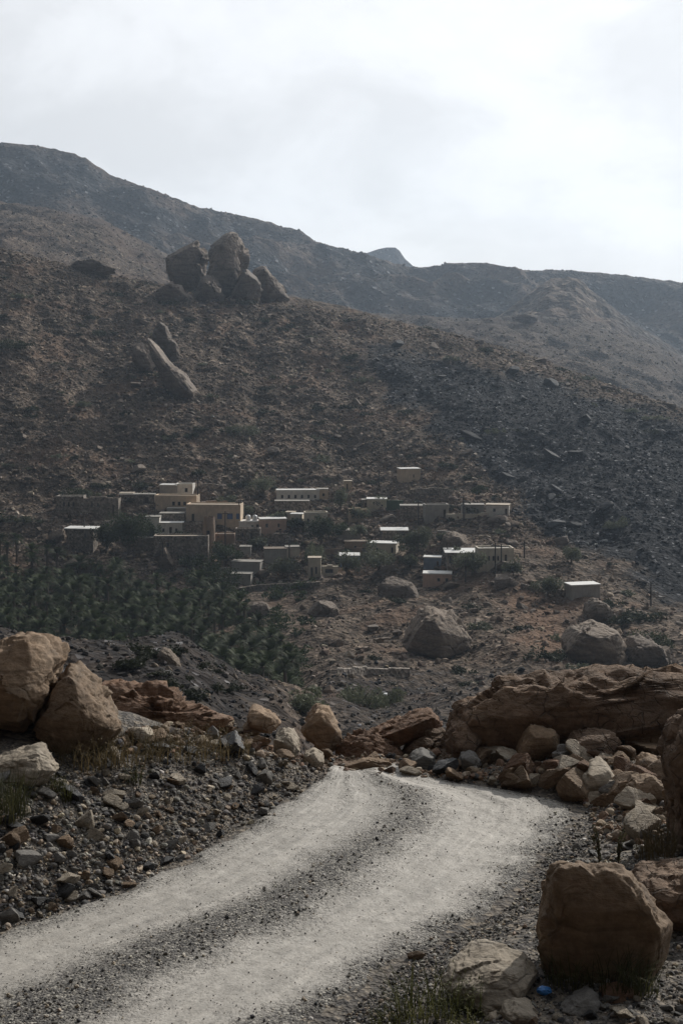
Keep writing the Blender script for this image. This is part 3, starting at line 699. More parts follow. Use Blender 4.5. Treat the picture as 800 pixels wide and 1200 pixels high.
for poly, ft, mat, th_, sd, lab, lean in near:
    w_ = max(p[0] for p in poly)-min(p[0] for p in poly)
    outline_rock('boulder', poly, (foot(*ft) or 14.5)+(.35 if lab == crest_rock else 0), mat, th_, 6 if w_ > 60 else 5, sd, .05 if mat != 'cracked' else .06, lean, label=lab, sink=.015, **({'chip': .45, 'flatness': .26} if lab.startswith('large square') else {}))
outline_rock('earth_mound', [(90,830),(108,802),(130,796),(170,795),(200,806),(225,821),(247,841),(270,852),(275,866),(200,874),(140,876),(100,866)], (foot(190, 866) or 14.6)+.7, 'rust', .75, 6, 44, .10, .35, planes=3, detail=9, chip=2.2,
             label='crumbling rust brown earth mound behind the wedge shaped boulder', cat='mound')
outline_rock('earth_mound', [(392,890),(400,872),(420,856),(436,852),(455,866),(470,880),(480,896),(440,900)], (foot(440, 896) or 14.6)+.35, 'rust', .75, 6, 45, .10, .35, planes=3, detail=9, chip=2.2,
             label='reddish heap of earth and pebbles above the low flat rock at the crest', cat='mound')
outline_rock('earth_mound', [(468,882),(478,862),(498,850),(514,848),(524,860),(526,884),(500,892)], (foot(500, 890) or 14.6)+.35, 'cracked', .75, 6, 46, .10, .35, planes=3, detail=9, chip=2.2,
             label='dark heap of broken stone between the tilted slab and the long slab', cat='mound')

# individual stones on the bank and the berm (largest ones)
SHAPES = [rock_shape(4, 300+i, 12, .05, .85) for i in range(7)]
STONE = {}
for k in ('cream', 'tan', 'grey', 'dark', 'rust'):
    STONE[k] = []
    for i, (V, Fc) in enumerate(SHAPES):
        me = np_mesh('stone', V*.5, Fc, True); me.materials.append(M_ROCK[k]); STONE[k].append(me)
        try: me.set_sharp_from_angle(angle=math.radians(28))
        except Exception: pass
def stone(px, py, s, kind, label, group, fan=NG):
    Y = fan.hit(px, py)
    if Y is None or Y > 16.5: return
    x, y, z = at(px, py, Y)
    o = bpy.data.objects.new('stone', random.choice(STONE[kind])); COL.objects.link(o)
    s *= 1.3; o.location = (x, y, z+s*.16); o.scale = (s*random.uniform(.85, 1.25), s*random.uniform(.8, 1.1), s*random.uniform(.65, .95))
    o.rotation_euler = (random.uniform(-.5, .5), random.uniform(-.5, .5), random.uniform(0, 6.28))
    tag(o, label, 'stone', group)
CN = {'cream': 'pale cream', 'tan': 'tan brown', 'grey': 'angular grey', 'dark': 'near black', 'rust': 'rust brown'}
key = [(100, 965, .2, 'cream'), (135, 945, .19, 'cream'), (75, 990, .17, 'tan'), (112, 982, .15, 'cream'), (35, 1012, .2, 'grey'), (85, 935, .2, 'dark'), (45, 965, .17, 'dark'), (20, 985, .2, 'tan'),
       (12, 1078, .17, 'grey'), (185, 975, .14, 'tan'), (245, 972, .13, 'grey'), (5, 1022, .14, 'cream'), (30, 925, .17, 'dark'), (235, 905, .15, 'dark'), (295, 905, .16, 'dark'), (205, 918, .13, 'tan'), (62, 985, .12, 'grey')]
for px, py, s, k in key:
    stone(px, py, s*.85, k, f'{CN[k]} stone among the larger stones of the rubble bank beside the track', f'{CN[k]} stones on the rubble bank')
for px, py in sample_poly(BANK, 140):
    k = palette_pick({'grey': 34, 'dark': 24, 'cream': 20, 'tan': 22})
    stone(px, py, powsize(.065, .16, 2.4), k, f'{CN[k]} stone among the larger stones of the rubble bank beside the track', f'{CN[k]} stones on the rubble bank')
for px, py in sample_poly(BERM, 130):
    k = palette_pick({'rust': 16, 'tan': 44, 'cream': 20, 'grey': 12, 'dark': 8})
    stone(px, py, powsize(.08, .27, 2.0), k, f'{CN[k]} stone wedged in the rubble below the berm boulders', f'{CN[k]} stones on the berm')
for px, py in sample_poly([(545, 892), (800, 868), (810, 965), (700, 948), (660, 925), (560, 915)], 42):
    k = palette_pick({'rust': 18, 'tan': 50, 'cream': 22, 'grey': 10})
    stone(px, py, powsize(.17, .36, 2.0), k, f'{CN[k]} stone wedged in the rubble below the berm boulders', f'{CN[k]} stones on the berm')
for px, py in sample_poly([(640, 1180), (800, 1160), (820, 1205), (560, 1205)], 22)+sample_poly(RIGHT, 20):
    k = palette_pick({'grey': 55, 'cream': 20, 'tan': 15, 'dark': 10})
    stone(px, py, powsize(.05, .12, 2.4), k, f'{CN[k]} stone on the gravel by the large boulders at the curve', f'{CN[k]} stones by the curve')
stone(488, 1123, .1, 'tan', 'single orange tan stone lying alone on the dark edge of the track', None)

# ------------------------------------------------------------------ boulders of the hillside
far_rocks = [
 ([(194,340),(196,318),(203,300),(216,285),(230,280),(241,288),(247,312),(244,345),(215,350)], (220, 340), 'hill', 'left leaning slab of the twin rock tower on the hill crest', .8, 50),
 ([(238,352),(240,318),(243,298),(250,279),(262,271),(280,270),(289,280),(291,305),(293,335),(288,354),(258,356)], (265, 346), 'hill', 'tall rounded head of the twin rock tower on the hill crest', .8, 51),
 ([(224,356),(230,336),(240,320),(250,326),(262,345),(264,358),(242,362)], (246, 352), 'hill', 'broken block at the foot of the twin rock tower', .8, 52),
 ([(268,360),(274,338),(284,318),(296,314),(304,330),(308,354),(290,362)], (290, 354), 'hill', 'ribbed buttress beside the tall head of the rock tower', .8, 53),
 ([(296,356),(296,322),(303,310),(312,314),(322,330),(332,342),(340,355),(318,362)], (318, 354), 'hill', 'sloping shoulder of rock trailing off from the rock tower', .8, 76),
 ([(182,352),(190,334),(200,328),(214,336),(226,348),(228,360),(202,362)], (206, 354), 'hill', 'low fractured ledge beneath the left leaning slab of the tower', .8, 77),
 ([(210,340),(214,308),(226,292),(238,296),(242,320),(238,346)], (226, 340), 'hill', 'inner slab leaning against the left side of the rock tower', .8, 78),
 ([(178,400),(180,384),(186,375),(194,380),(200,395),(209,402),(212,418),(202,424),(190,412)], (198, 424), 'hill', 'upper pointed fin of the tilted slab outcrop on the hillside', .6, 54),
 ([(172,398),(175,394),(186,412),(200,428),(216,438),(230,456),(233,468),(218,470),(200,458),(188,440),(178,420)], (208, 466), 'hill', 'long tilted slab running downhill below the pointed fin', .6, 55),
 ([(154,412),(158,400),(166,399),(174,412),(182,430),(172,440),(160,428)], (168, 436), 'hill', 'small dark slab beside the pointed fin of the tilted outcrop', .7, 56),
 ([(470,752),(480,728),(495,712),(510,706),(530,710),(546,722),(554,742),(548,762),(520,778),(490,776)], (512, 772), 'hillgrey', 'huge rounded boulder below the village under the pink house', .8, 57),
 ([(656,745),(668,735),(690,724),(712,722),(728,735),(736,755),(735,782),(700,788),(668,782)], (700, 784), 'hillgrey', 'huge pale boulder with a smooth face at the foot of the dirt slope', .8, 58),
 ([(682,722),(684,706),(694,697),(708,700),(720,712),(722,726),(700,732)], (702, 728), 'hillgrey', 'round knob of rock sitting on top of the huge pale boulder', .9, 59),
 ([(728,765),(735,740),(752,738),(770,750),(786,765),(788,785),(755,790),(735,786)], (758, 784), 'hill', 'dark broad boulder beside the huge pale boulder', .8, 60),
 ([(752,778),(770,766),(784,753),(787,778),(770,788)], (772, 784), 'hillgrey', 'pointed grey flake of rock beside the dark broad boulder', .6, 61),
 ([(442,694),(444,676),(456,672),(475,678),(492,690),(488,702),(465,706)], (464, 700), 'hill', 'blocky brown boulder below the terrace left of the pink house', .8, 62),
 ([(516,640),(519,626),(532,620),(545,627),(549,640),(535,645)], (532, 642), 'hillgrey', 'dome shaped boulder above the long awning building', .9, 63),
 ([(578,686),(580,670),(590,668),(608,679),(610,688),(595,692)], (594, 688), 'hill', 'sloping topped boulder next to the poles at the dirt slope', .9, 64),
 ([(184,668),(188,654),(193,638),(198,650),(205,664),(203,670)], (194, 668), 'hillgrey', 'pale pyramid shaped rock below the long stone house', .7, 65),
 ([(181,776),(183,757),(190,750),(198,752),(210,766),(213,778),(200,784)], (197, 778), 'hillgrey', 'grey tombstone shaped boulder at the edge of the palm grove', .7, 66),
 ([(284,724),(287,710),(298,702),(312,702),(318,712),(305,726)], (300, 724), 'hill', 'brown cube shaped boulder beside the palms below the village', .8, 67),
 ([(55,630),(62,622),(76,617),(78,628),(70,638),(58,638)], (66, 637), 'hillgrey', 'slanted slab boulder with a lit top beside the white roofed house', .8, 68),
 ([(53,648),(62,642),(74,641),(75,650),(66,656),(57,654)], (65, 655), 'hill', 'pinkish boulder below the slanted slab at the grove edge', .8, 69),
 ([(724,720),(727,712),(740,710),(748,718),(744,726),(730,726)], (737, 725), 'hill', 'oval brown boulder on the slope above the dark broad boulder', .8, 70),
 ([(360,718),(368,704),(384,700),(396,708),(398,720),(380,726)], (380, 722), 'hill', 'weathered brown boulder on the slope between the village and the wadi', .8, 71),
 ([(570,610),(576,602),(588,600),(596,606),(594,614),(580,616)], (584, 614), 'hill', 'squat boulder under the rightmost white walled house', .8, 72),
 ([(444,608),(448,601),(460,600),(468,606),(464,613),(450,613)], (456, 612), 'hillgrey', 'pale craggy boulder below the green walled plot', .8, 73),
 ([(80,312),(90,304),(110,302),(130,308),(136,320),(110,324),(88,322)], (108, 322), 'hill', 'dark ledge of rock near the hill crest', .8, 74),
 ([(600,372),(612,366),(622,366),(630,374),(616,380)], (614, 380), 'hill', 'small crag on the rim of the middle hill', .8, 75),
]
for poly, ft, mat, lab, th_, sd in far_rocks:
    fan = HC if sd == 75 else HS
    Y = None
    for dy in range(0, 40, 2):
        Y = fan.hit(ft[0], ft[1]+dy)
        if Y is not None: break
    if Y is None: print('no foot', lab); continue
    outline_rock('boulder', poly, Y, mat, th_, 6, sd, .06, .2, planes=9, label=lab, sink=.4, chip=.25 if sd in (54, 55, 56, 61, 65, 66) else 2.0 if sd in (50, 51, 52, 53, 76, 77, 78) else 1.1)
HSH = [rock_shape(4, 400+i, 12, .07, .8) for i in range(6)]
HME = {}
for k in ('hill', 'hillgrey', 'slate'):
    HME[k] = []
    for V, Fc in HSH:
        me = np_mesh('boulder', V*.5, Fc, True); me.materials.append(M_ROCK[k]); HME[k].append(me)
        try: me.set_sharp_from_angle(angle=math.radians(28))
        except Exception: pass
for cx_, cy_, rx_, ry_, n_ in ((255, 358, 75, 14, 34), (215, 465, 38, 22, 18), (165, 440, 18, 14, 7)):
    for k in range(n_):
        px, py = random.gauss(cx_, rx_*.55), cy_+abs(random.gauss(0, ry_*.6)); Y = HS.hit(px, py)
        if Y is None or Y < 300: continue
        s = powsize(.9, 3.6, 1.9); x, y, z = at(px, py, Y)
        o = bpy.data.objects.new('boulder', random.choice(HME['hill'])); COL.objects.link(o); o.location = (x, y, z+s*.05); o.scale = (s*random.uniform(.9, 1.5), s, s*random.uniform(.6, 1)); o.rotation_euler = (random.uniform(-.4, .4), random.uniform(-.4, .4), random.uniform(0, 6.28))
        tag(o, 'small brown boulder lying loose on the stony hillside', 'boulder', 'boulders scattered over the hillside')
cnt = 0
while cnt < 190:
    px = random.uniform(0, 800); Y = random.uniform(262, 440) if random.random() < .78 else random.uniform(185, 262)
    ci = int(np.interp(px, HCOL, np.arange(len(HCOL)))); ri = int(np.interp(Y, HY_, np.arange(len(HY_))))
    if grove[ri, ci] > .3 or village[ri, ci] > .55: continue
    d = dark_m[ri, ci]
    if d > .5 and random.random() < .45: continue
    z = float(HS.zpx(px, Y)); py = HY-z/Y*F
    if py > 840 or (HS.hit(px, py-2) or 0) < Y-6: continue
    s = powsize(1.5, 4.6, 2.6)
    o = bpy.data.objects.new('boulder', random.choice(HME['slate' if d > .5 else random.choice(['hill', 'hill', 'hillgrey'])])); COL.objects.link(o)
    o.location = ((px-CX)/F*Y, Y, z+s*.1); o.scale = (s*random.uniform(.9, 1.5), s, s*random.uniform(.6, .95)); o.rotation_euler = (random.uniform(-.4, .4), random.uniform(-.4, .4), random.uniform(0, 6.28))
    if d > .5: tag(o, 'dark slate block among the black scree on the far slope', 'boulder', 'slate blocks in the dark scree')
    else: tag(o, 'small brown boulder lying loose on the stony hillside', 'boulder', 'boulders scattered over the hillside')
    cnt += 1

# ------------------------------------------------------------------ vegetation
def leaf_cloud(n, rx, ry, rz, size, seed, lobes=6, up=.45, flatbase=True):
    """leaf-sized faces spread over a few uneven lobes"""
    r = np.random.default_rng(seed)
    L = r.normal(size=(lobes, 3))*[.5, .5, .35]; L[:, 2] = np.abs(L[:, 2])*.9; LR = r.uniform(.38, .62, lobes)
    k = r.integers(0, lobes, n); d = r.normal(size=(n, 3)); d /= np.linalg.norm(d, axis=1)[:, None]
    P = L[k]+d*(LR[k]*r.uniform(.45, 1.05, n))[:, None]
    if flatbase: P[:, 2] = np.where(P[:, 2] < -.1, -P[:, 2]*.4, P[:, 2])
    P = P*[rx, ry, rz]
    a = r.normal(size=(n, 3)); a /= np.linalg.norm(a, axis=1)[:, None]; b_ = np.cross(a, r.normal(size=(n, 3))); b_ /= np.linalg.norm(b_, axis=1)[:, None]
    s = size*r.uniform(.5, 1.3, n)[:, None]
    V = np.stack([P-a*s, P+b_*s*.45, P+a*s, P-b_*s*.45], 1).reshape(-1, 3)
    return V, np.arange(4*n).reshape(n, 4)
M_SHRUB = leaf_mat('shrub_leaves', (.022, .027, .016), (.045, .05, .028)); M_TREE = leaf_mat('tree_leaves', (.02, .032, .014), (.05, .065, .026))
M_ACACIA = leaf_mat('acacia_leaves', (.085, .095, .062), (.155, .165, .11)); M_PALM = leaf_mat('palm_leaves', (.018, .028, .008), (.05, .068, .02), trans=.2)
M_BARK = plain_mat('bark', (.1, .075, .055), .9, 6, .4); M_STRAW = leaf_mat('dry_straw', (.1, .078, .042), (.21, .16, .085), (.7, 1.2), .3)
M_GRASS = leaf_mat('roadside_grass', (.035, .04, .018), (.11, .105, .05), (.8, 1.2), .3); M_WEED = leaf_mat('weed_leaves', (.04, .045, .018), (.1, .095, .035), (.8, 1.2), .35)
shr = []
for i in range(6):
    V, Fc = leaf_cloud(420, 1, 1, .75, .17, 500+i, 7); V[:, 2] += .25
    shr.append(np_mesh('shrub', V, Fc)); shr[-1].materials.append(M_SHRUB if i % 3 else M_ACACIA)
cnt = 0
while cnt < 250:
    px = random.uniform(-10, 810); Y = random.uniform(262, 450) if random.random() < .8 else random.uniform(120, 262)
    ci = int(np.interp(px, HCOL, np.arange(len(HCOL)))); ri = int(np.interp(Y, HY_, np.arange(len(HY_))))
    if grove[ri, ci] > .3 or (dark_m[ri, ci] > .5 and random.random() < .8): continue
    z = float(HS.zpx(px, Y)); py = HY-z/Y*F
    if py > 845 or (HS.hit(px, py-3) or 0) < Y-6: continue
    s = powsize(.6, 2.6, 2.0)
    o = bpy.data.objects.new('shrub', random.choice(shr)); COL.objects.link(o); o.location = ((px-CX)/F*Y, Y, z-.1*s); o.scale = (s*random.uniform(.9, 1.4), s, s*random.uniform(.7, 1)); o.rotation_euler = (0, 0, random.uniform(0, 6.28))
    tag(o, 'small grey green shrub growing among the stones of the hillside', 'shrub', 'shrubs dotted over the hillside'); cnt += 1
for px, py, w_, lab in [(270, 500, 20, 'wide olive shrub below the tilted slab outcrop'), (288, 498, 38, 'broad pale green bush on the hillside right of the tilted slabs'), (90, 572, 34, 'dense round bush above the long ruined house with three windows'), (385, 345, 10, 'dark dot of a bush high on the hillside by the crest'),
                        (410, 416, 16, 'dark round bush at the top of the black scree'), (565, 362, 14, 'round bush on the slope beneath the far ridge'), (12, 398, 34, 'dark low bush on the slope at the picture edge'), (350, 812, 56, 'olive bush standing just behind the berm boulders'), (420, 806, 60, 'low wide grey bush beside the wadi bed'),
                        (455, 812, 40, 'dark green bush at the bottom of the valley beside the pale tank'), (770, 742, 52, 'spreading green bush beside the dark broad boulder'), (720, 610, 26, 'pale shrub at the edge of the black scree'), (560, 570, 24, 'flat topped thorn bush above the upper row of houses'), (190, 690, 0, None)]:
    if not w_: continue
    fan = HC if py < 370 and px > 500 else HS
    Y = fan.hit(px, py+w_*.3)
    if Y is None: continue
    m = Y/F; V, Fc = leaf_cloud(int(500+25*w_), w_*.5*m, w_*.5*m, w_*.36*m, max(.16, 1.1*m), hash(lab) % 999 if False else len(lab)*7, 8)
    r = tag(empty('bush', ((px-CX)*m, Y, float(fan.zpx(px, Y)))), lab, 'bush')
    link('foliage', np_mesh('foliage', V, Fc), M_ACACIA if 'pale' in lab or 'olive' in lab or 'grey' in lab else M_TREE, r)
    st = MB()
    for k in range(4): st.tube([(0, 0, -.3), (random.uniform(-.2, .2)*w_*m, random.uniform(-.2, .2)*w_*m, .25*w_*m)], [.05*w_*m*.4, .02*w_*m*.4], 5)
    st.build('stem', M_BARK, r)
for k in range(22):
    px, py = random.uniform(150, 345), random.uniform(765, 832); Y = HS.hit(px, py)
    if Y is None or Y > 140: continue
    m = Y/F; s_ = random.uniform(8, 20)*m; o = bpy.data.objects.new('shrub', shr[1+k % 2]); COL.objects.link(o); o.location = ((px-CX)*m, Y, (HY-py)*m-.1); o.scale = (s_, s_, s_*.8); o.rotation_euler = (0, 0, k)
    tag(o, 'dark bush on the gravel slope in front of the palm grove', 'shrub', 'bushes on the dark gravel slope')
# trees of the village: trunk with limbs, crown of leaves
def tree(px, py, w_, h_, lab, mat, seed, dens=1.0, group=None):
    Y = HS.hit(px, py)
    if Y is None: return
    m = Y/F; W = w_*m; H = h_*m; rnd = random.Random(seed)
    r = tag(empty('tree', ((px-CX)*m, Y, float(HS.zpx(px, Y)))), lab, 'tree', group)
    V, Fc = leaf_cloud(int(2200*dens), W*.52, W*.52, H*.5, .24, seed, 13, flatbase=False); V[:, 2] += H*.42
    link('crown', np_mesh('crown', V, Fc), mat, r)
    t = MB(); t.tube([(0, 0, -.6), (.05*W, 0, H*.2), (0, .04*W, H*.42)], [W*.05, W*.04, W*.028], 7)
    for k in range(5):
        a = k*1.26+rnd.uniform(-.3, .3); t.tube([(0, 0, H*rnd.uniform(.2, .4)), (math.cos(a)*W*.16, math.sin(a)*W*.16, H*.5), (math.cos(a)*W*.3, math.sin(a)*W*.3, H*rnd.uniform(.55, .8))], [W*.025, W*.016, W*.006], 5)
    t.build('trunk', M_BARK, r)
for a in [(150, 652, 44, 62, 'largest dark tree filling the gap beside the white roofed house', 'T', 1.8), (124, 648, 32, 38, 'round dark tree touching the white roofed house on its shady side', 'T', 1.2), (176, 640, 18, 30, 'narrow tree at the edge of the largest dark tree', 'T', .7),
          (250, 700, 44, 46, 'bushy green tree in the grove below the round tower', 'T', 1.6), (262, 662, 30, 26, 'dark tree just below the round tower', 'T', 1), (375, 640, 32, 38, 'dark tree between the stepped white roofs and the terrace wall', 'T', 1.2),
          (368, 668, 26, 34, 'grey green tree by the doorway of the narrow wall', 'A', .8), (405, 676, 26, 28, 'small branching tree below the pale blue shed', 'A', .55), (443, 668, 40, 30, 'spreading green tree in front of the two windowed white roofed house', 'A', 1.1),
          (487, 648, 34, 34, 'bright grey green acacia right of the leaning canopy', 'A', 1), (480, 668, 22, 22, 'low tree beside the blue sided hut', 'A', .7), (398, 600, 18, 34, 'thin tree beside the little tan box house', 'A', .5), (308, 582, 30, 28, 'airy grey tree above the tan roofed house', 'A', .6),
          (398, 632, 20, 22, 'small dark tree below the tan terrace house', 'T', .6), (330, 676, 28, 24, 'low branching tree beside the white tank', 'A', .6), (552, 674, 28, 28, 'dark acacia in front of the long awning building', 'A', .9), (535, 660, 16, 20, 'thin tree under the long awning', 'A', .5),
          (440, 594, 26, 12, 'rounded bushy tree in front of the white roofed block beside the green plot', 'A', .5), (640, 700, 30, 26, 'loose grey green tree near the grey shed', 'A', .6), (668, 660, 24, 22, 'pale acacia at the edge of the dark scree', 'A', .5), (600, 676, 18, 22, 'slender tree behind the sloping topped boulder', 'A', .4),
          (418, 612, 22, 20, 'grey tree in front of the tan terrace house', 'A', .6), (520, 636, 14, 14, 'small tree beside the dome shaped boulder', 'A', .4), (225, 668, 26, 18, 'dark low tree beside the pyramid shaped rock', 'T', .7)]:
    tree(a[0], a[1], a[2], a[3], a[4], M_TREE if a[5] == 'T' else M_ACACIA, len(a[4])*13+a[0], a[6])

for k, (px, py, w_, h_) in enumerate([(300, 645, 20, 18), (346, 622, 18, 16), (420, 630, 20, 18), (572, 660, 18, 18), (288, 604, 16, 14), (212, 634, 16, 14), (326, 612, 16, 14)]):
    tree(px, py, w_, h_, 'small leafy tree squeezed between stone houses of the village', M_TREE if k % 2 else M_ACACIA, 900+k, .6, 'small trees between the houses')
# date palms
def palm_crown(seed, n=46, L=2.35):
    r = np.random.default_rng(seed); Vs, Fs = [], []; c = 0
    for k in range(n):
        az = r.uniform(0, 6.283); el = r.uniform(-.35, 1.35); l = L*r.uniform(.75, 1.1)*(1 if el < 1 else .8)
        droop = r.uniform(.5, 1.0); pts = []
        for j in range(8):
            t = j/7; e = el-droop*t*t*1.2
            if j == 0: pts.append(np.zeros(3)); continue
            st = l/7; pts.append(pts[-1]+st*np.array([math.cos(az)*math.cos(e), math.sin(az)*math.cos(e), math.sin(e)]))
        side = np.array([-math.sin(az), math.cos(az), 0])
        for j in range(7):
            for u in (0, .34, .67):
                p = pts[j]*(1-u)+pts[j+1]*u; d = pts[j+1]-pts[j]; d /= np.linalg.norm(d); t = (j+u)/7
                if t < .12: continue
                ll = .5*math.sin(math.pi*min(1, t*.9+.15))*r.uniform(.8, 1.15)
                for sg in (-1, 1):
                    q = p+ll*(side*sg*.8+d*.55+np.array([0, 0, .22])); wv = d*.035
                    Vs += [p-wv, p+wv, q+wv*.3, q-wv*.3]; Fs.append((c, c+1, c+2, c+3)); c += 4
            wv = side*.03*(1-j/9); Vs += [pts[j]-wv, pts[j]+wv, pts[j+1]+wv*.8, pts[j+1]-wv*.8]; Fs.append((c, c+1, c+2, c+3)); c += 4
    return np_mesh('crown', np.array(Vs), np.array(Fs))
PALMS = [palm_crown(700+i) for i in range(5)]
for me in PALMS: me.materials.append(M_PALM)
TR = []
for i in range(3):
    t = MB(); t.tube([(0, 0, -6), (.05*i, .05, -3), (0, 0, -1), (0, 0, .2)], [.26, .2, .2, .26], 8); o = t.build('trunk', M_BARK); TR.append(o.data); bpy.data.objects.remove(o)
spots = []
tries = 0
while len(spots) < 296 and tries < 9000:
    tries += 1; px = random.uniform(-20, 345); Y = random.uniform(158, 276)
    x = (px-CX)/F*Y; z = float(HS.zpx(px, Y)); pyc = HY-(z+3.5)/Y*F
    lim = np.interp(px, [0, 60, 110, 180, 250, 290, 345], [632, 644, 652, 686, 690, 716, 768])
    if pyc < lim or pyc > np.interp(px, [0, 100, 200, 300, 345], [740, 752, 790, 812, 815]): continue
    if any((x-a)**2+(Y-b_)**2 < 2.6**2 for a, b_, *_ in spots): continue
    spots.append((x, Y, z, px))
for x, Y, z, px in spots:
    h = random.uniform(1.2, 5.0); r = tag(empty('palm_tree', (x, Y, z), random.uniform(0, 6.28)), 'date palm in the dense dark grove on the valley floor', 'palm tree', 'date palms of the valley grove')
    c = link('crown', random.choice(PALMS), None, r, (0, 0, h)); s = random.uniform(.65, 1.3); c.scale = (s, s, s)
    t = link('trunk', random.choice(TR), None, r, (0, 0, h))
# undergrowth of the grove
V_, F_, off = [], [], 0
for k in range(480):
    px = random.uniform(-30, 370); Y = random.uniform(150, 275); 
    ci = int(np.interp(px, HCOL, np.arange(len(HCOL)))); ri = int(np.interp(Y, HY_, np.arange(len(HY_))))
    if grove[ri, ci] < .5: continue
    s = random.uniform(.8, 2.0); V, Fc = leaf_cloud(110, s, s, s*.8, .3, 900+k, 5); V += [(px-CX)/F*Y, Y, float(HS.zpx(px, Y))]
    V_.append(V); F_.append(Fc+off); off += len(V)
tag(link('undergrowth', np_mesh('undergrowth', np.concatenate(V_), np.concatenate(F_)), M_TREE), kind='stuff')

# grass, weeds and dry bushes by the road
def blades(n, h, spread, w_, seed, lean=.5, leaves=0.0):
    r = np.random.default_rng(seed); V, Fc, c = [], [], 0
    for k in range(n):
        a = r.uniform(0, 6.283); rr = spread*math.sqrt(r.random()); b0 = np.array([math.cos(a)*rr, math.sin(a)*rr, -.02])
        az = a+r.normal()*.9; H = h*r.uniform(.45, 1.1); ln = lean*r.uniform(.2, 1.2)
        side = np.array([-math.sin(az), math.cos(az), 0]); pts = [b0+np.array([math.cos(az)*ln*H*t*t, math.sin(az)*ln*H*t*t, H*t*(1-.25*ln*t)]) for t in (0, .35, .7, 1)]
        ws = [w_, w_*.9, w_*.6, w_*.12]
        for p, ww in zip(pts, ws): V += [p-side*ww*.5, p+side*ww*.5]
        for j in range(3): Fc.append((c+2*j, c+2*j+1, c+2*j+3, c+2*j+2))
        c += 8
        if leaves and r.random() < leaves:
            for q in range(5):
                t = r.uniform(.25, 1); p = b0+np.array([math.cos(az)*ln*H*t*t, math.sin(az)*ln*H*t*t, H*t*(1-.25*ln*t)]); d = r.normal(size=3); d /= np.linalg.norm(d); e = np.cross(d, (0, 0, 1)); s = w_*r.uniform(2, 4)
                V += [p, p+d*s*.5+e*s*.25, p+d*s, p+d*s*.5-e*s*.25]; Fc.append((c, c+1, c+2, c+3)); c += 4
    return np.array(V), np.array(Fc)
def plant(name, px, py, h_, spread_, n, mat, lab, cat, w_=.006, lean=.5, leaves=0.0, back=0.0):
    Y = NG.hit(px, py)
    if Y is None: return
    Y += back; m = Y/F; V, Fc = blades(n, h_*m, spread_*m, w_, int(px*3+py), lean, leaves)
    o = link(name, np_mesh(name, V, Fc), mat, None, ((px-CX)*m, Y, float(NG.zpx(px, Y)))); tag(o, lab, cat)
for a in [
 ('dry_bush', 105, 893, 46, 40, 260, 'S', 'straw coloured dry bush growing under the wedge shaped boulder', 'bush', .006, .9, .5), ('dry_bush', 150, 886, 40, 44, 240, 'S', 'dry straw bush at the foot of the rust brown earth mound', 'bush', .006, .9, .5),
 ('dry_bush', 205, 882, 36, 50, 230, 'S', 'wide brittle bush in front of the earth mound, between two other dry bushes', 'bush', .006, .9, .5), ('dry_bush', 258, 880, 32, 36, 140, 'S', 'thin dry bush beside the small tan stones on the berm', 'bush', .006, .9, .4),
 ('dry_bush', 350, 872, 56, 22, 230, 'S', 'fluffy tan bush beside the broad peaked boulder', 'bush', .006, .7, .6), ('grass_tuft', 8, 955, 60, 28, 200, 'G', 'green grass tuft at the picture edge on the rubble bank', 'grass', .007, .6, .2),
 ('grass_tuft', 665, 1148, 60, 26, 110, 'G', 'dark green grass clump in the shade of the large square boulder', 'grass', .006, 1.1, .0), ('grass_tuft', 712, 1156, 66, 30, 110, 'G', 'taller dark grass growing against the front of the large square boulder', 'grass', .006, 1.1, .0),
 ('grass_tuft', 750, 1165, 55, 20, 90, 'G', 'sparse dark grass at the shaded end of the large square boulder', 'grass', .007, .8, .0),
 ('weed', 495, 1192, 60, 40, 130, 'W', 'yellow green weed clump growing against the pale sunlit boulder', 'weed', .008, .7, .5), ('weed', 540, 1198, 44, 30, 85, 'W', 'low weed in front of the pale sunlit boulder', 'weed', .007, .7, .6),
 ('weed', 455, 1200, 28, 20, 70, 'W', 'thin low weed at the gravel edge away from the boulder', 'weed', .006, .8, .3), ('weed', 64, 925, 26, 10, 36, 'W', 'small bright weed between the crumbly cream rock and the bank stones', 'weed', .007, .6, .9),
 ('weed', 158, 918, 24, 8, 34, 'W', 'little bright green weed in the middle of the rubble bank', 'weed', .007, .6, .9), ('weed', 78, 938, 30, 7, 26, 'W', 'tiny weed with yellow tips beside a black stone on the bank', 'weed', .007, .5, .9),
 ('dry_bush', 770, 1002, 46, 24, 180, 'S', 'dry tan grass at the foot of the tall dark rock', 'bush', .006, .7, .2), ('dry_bush', 548, 880, 22, 16, 70, 'W', 'olive herb growing in a crack of the long slab', 'weed', .006, .6, .7)]:
    plant(a[0] if 'herb' not in a[7] else 'weed', a[1], a[2], a[3], a[4], a[5], {'S': M_STRAW, 'G': M_GRASS, 'W': M_WEED}[a[6]], a[7], a[8], *a[9:])
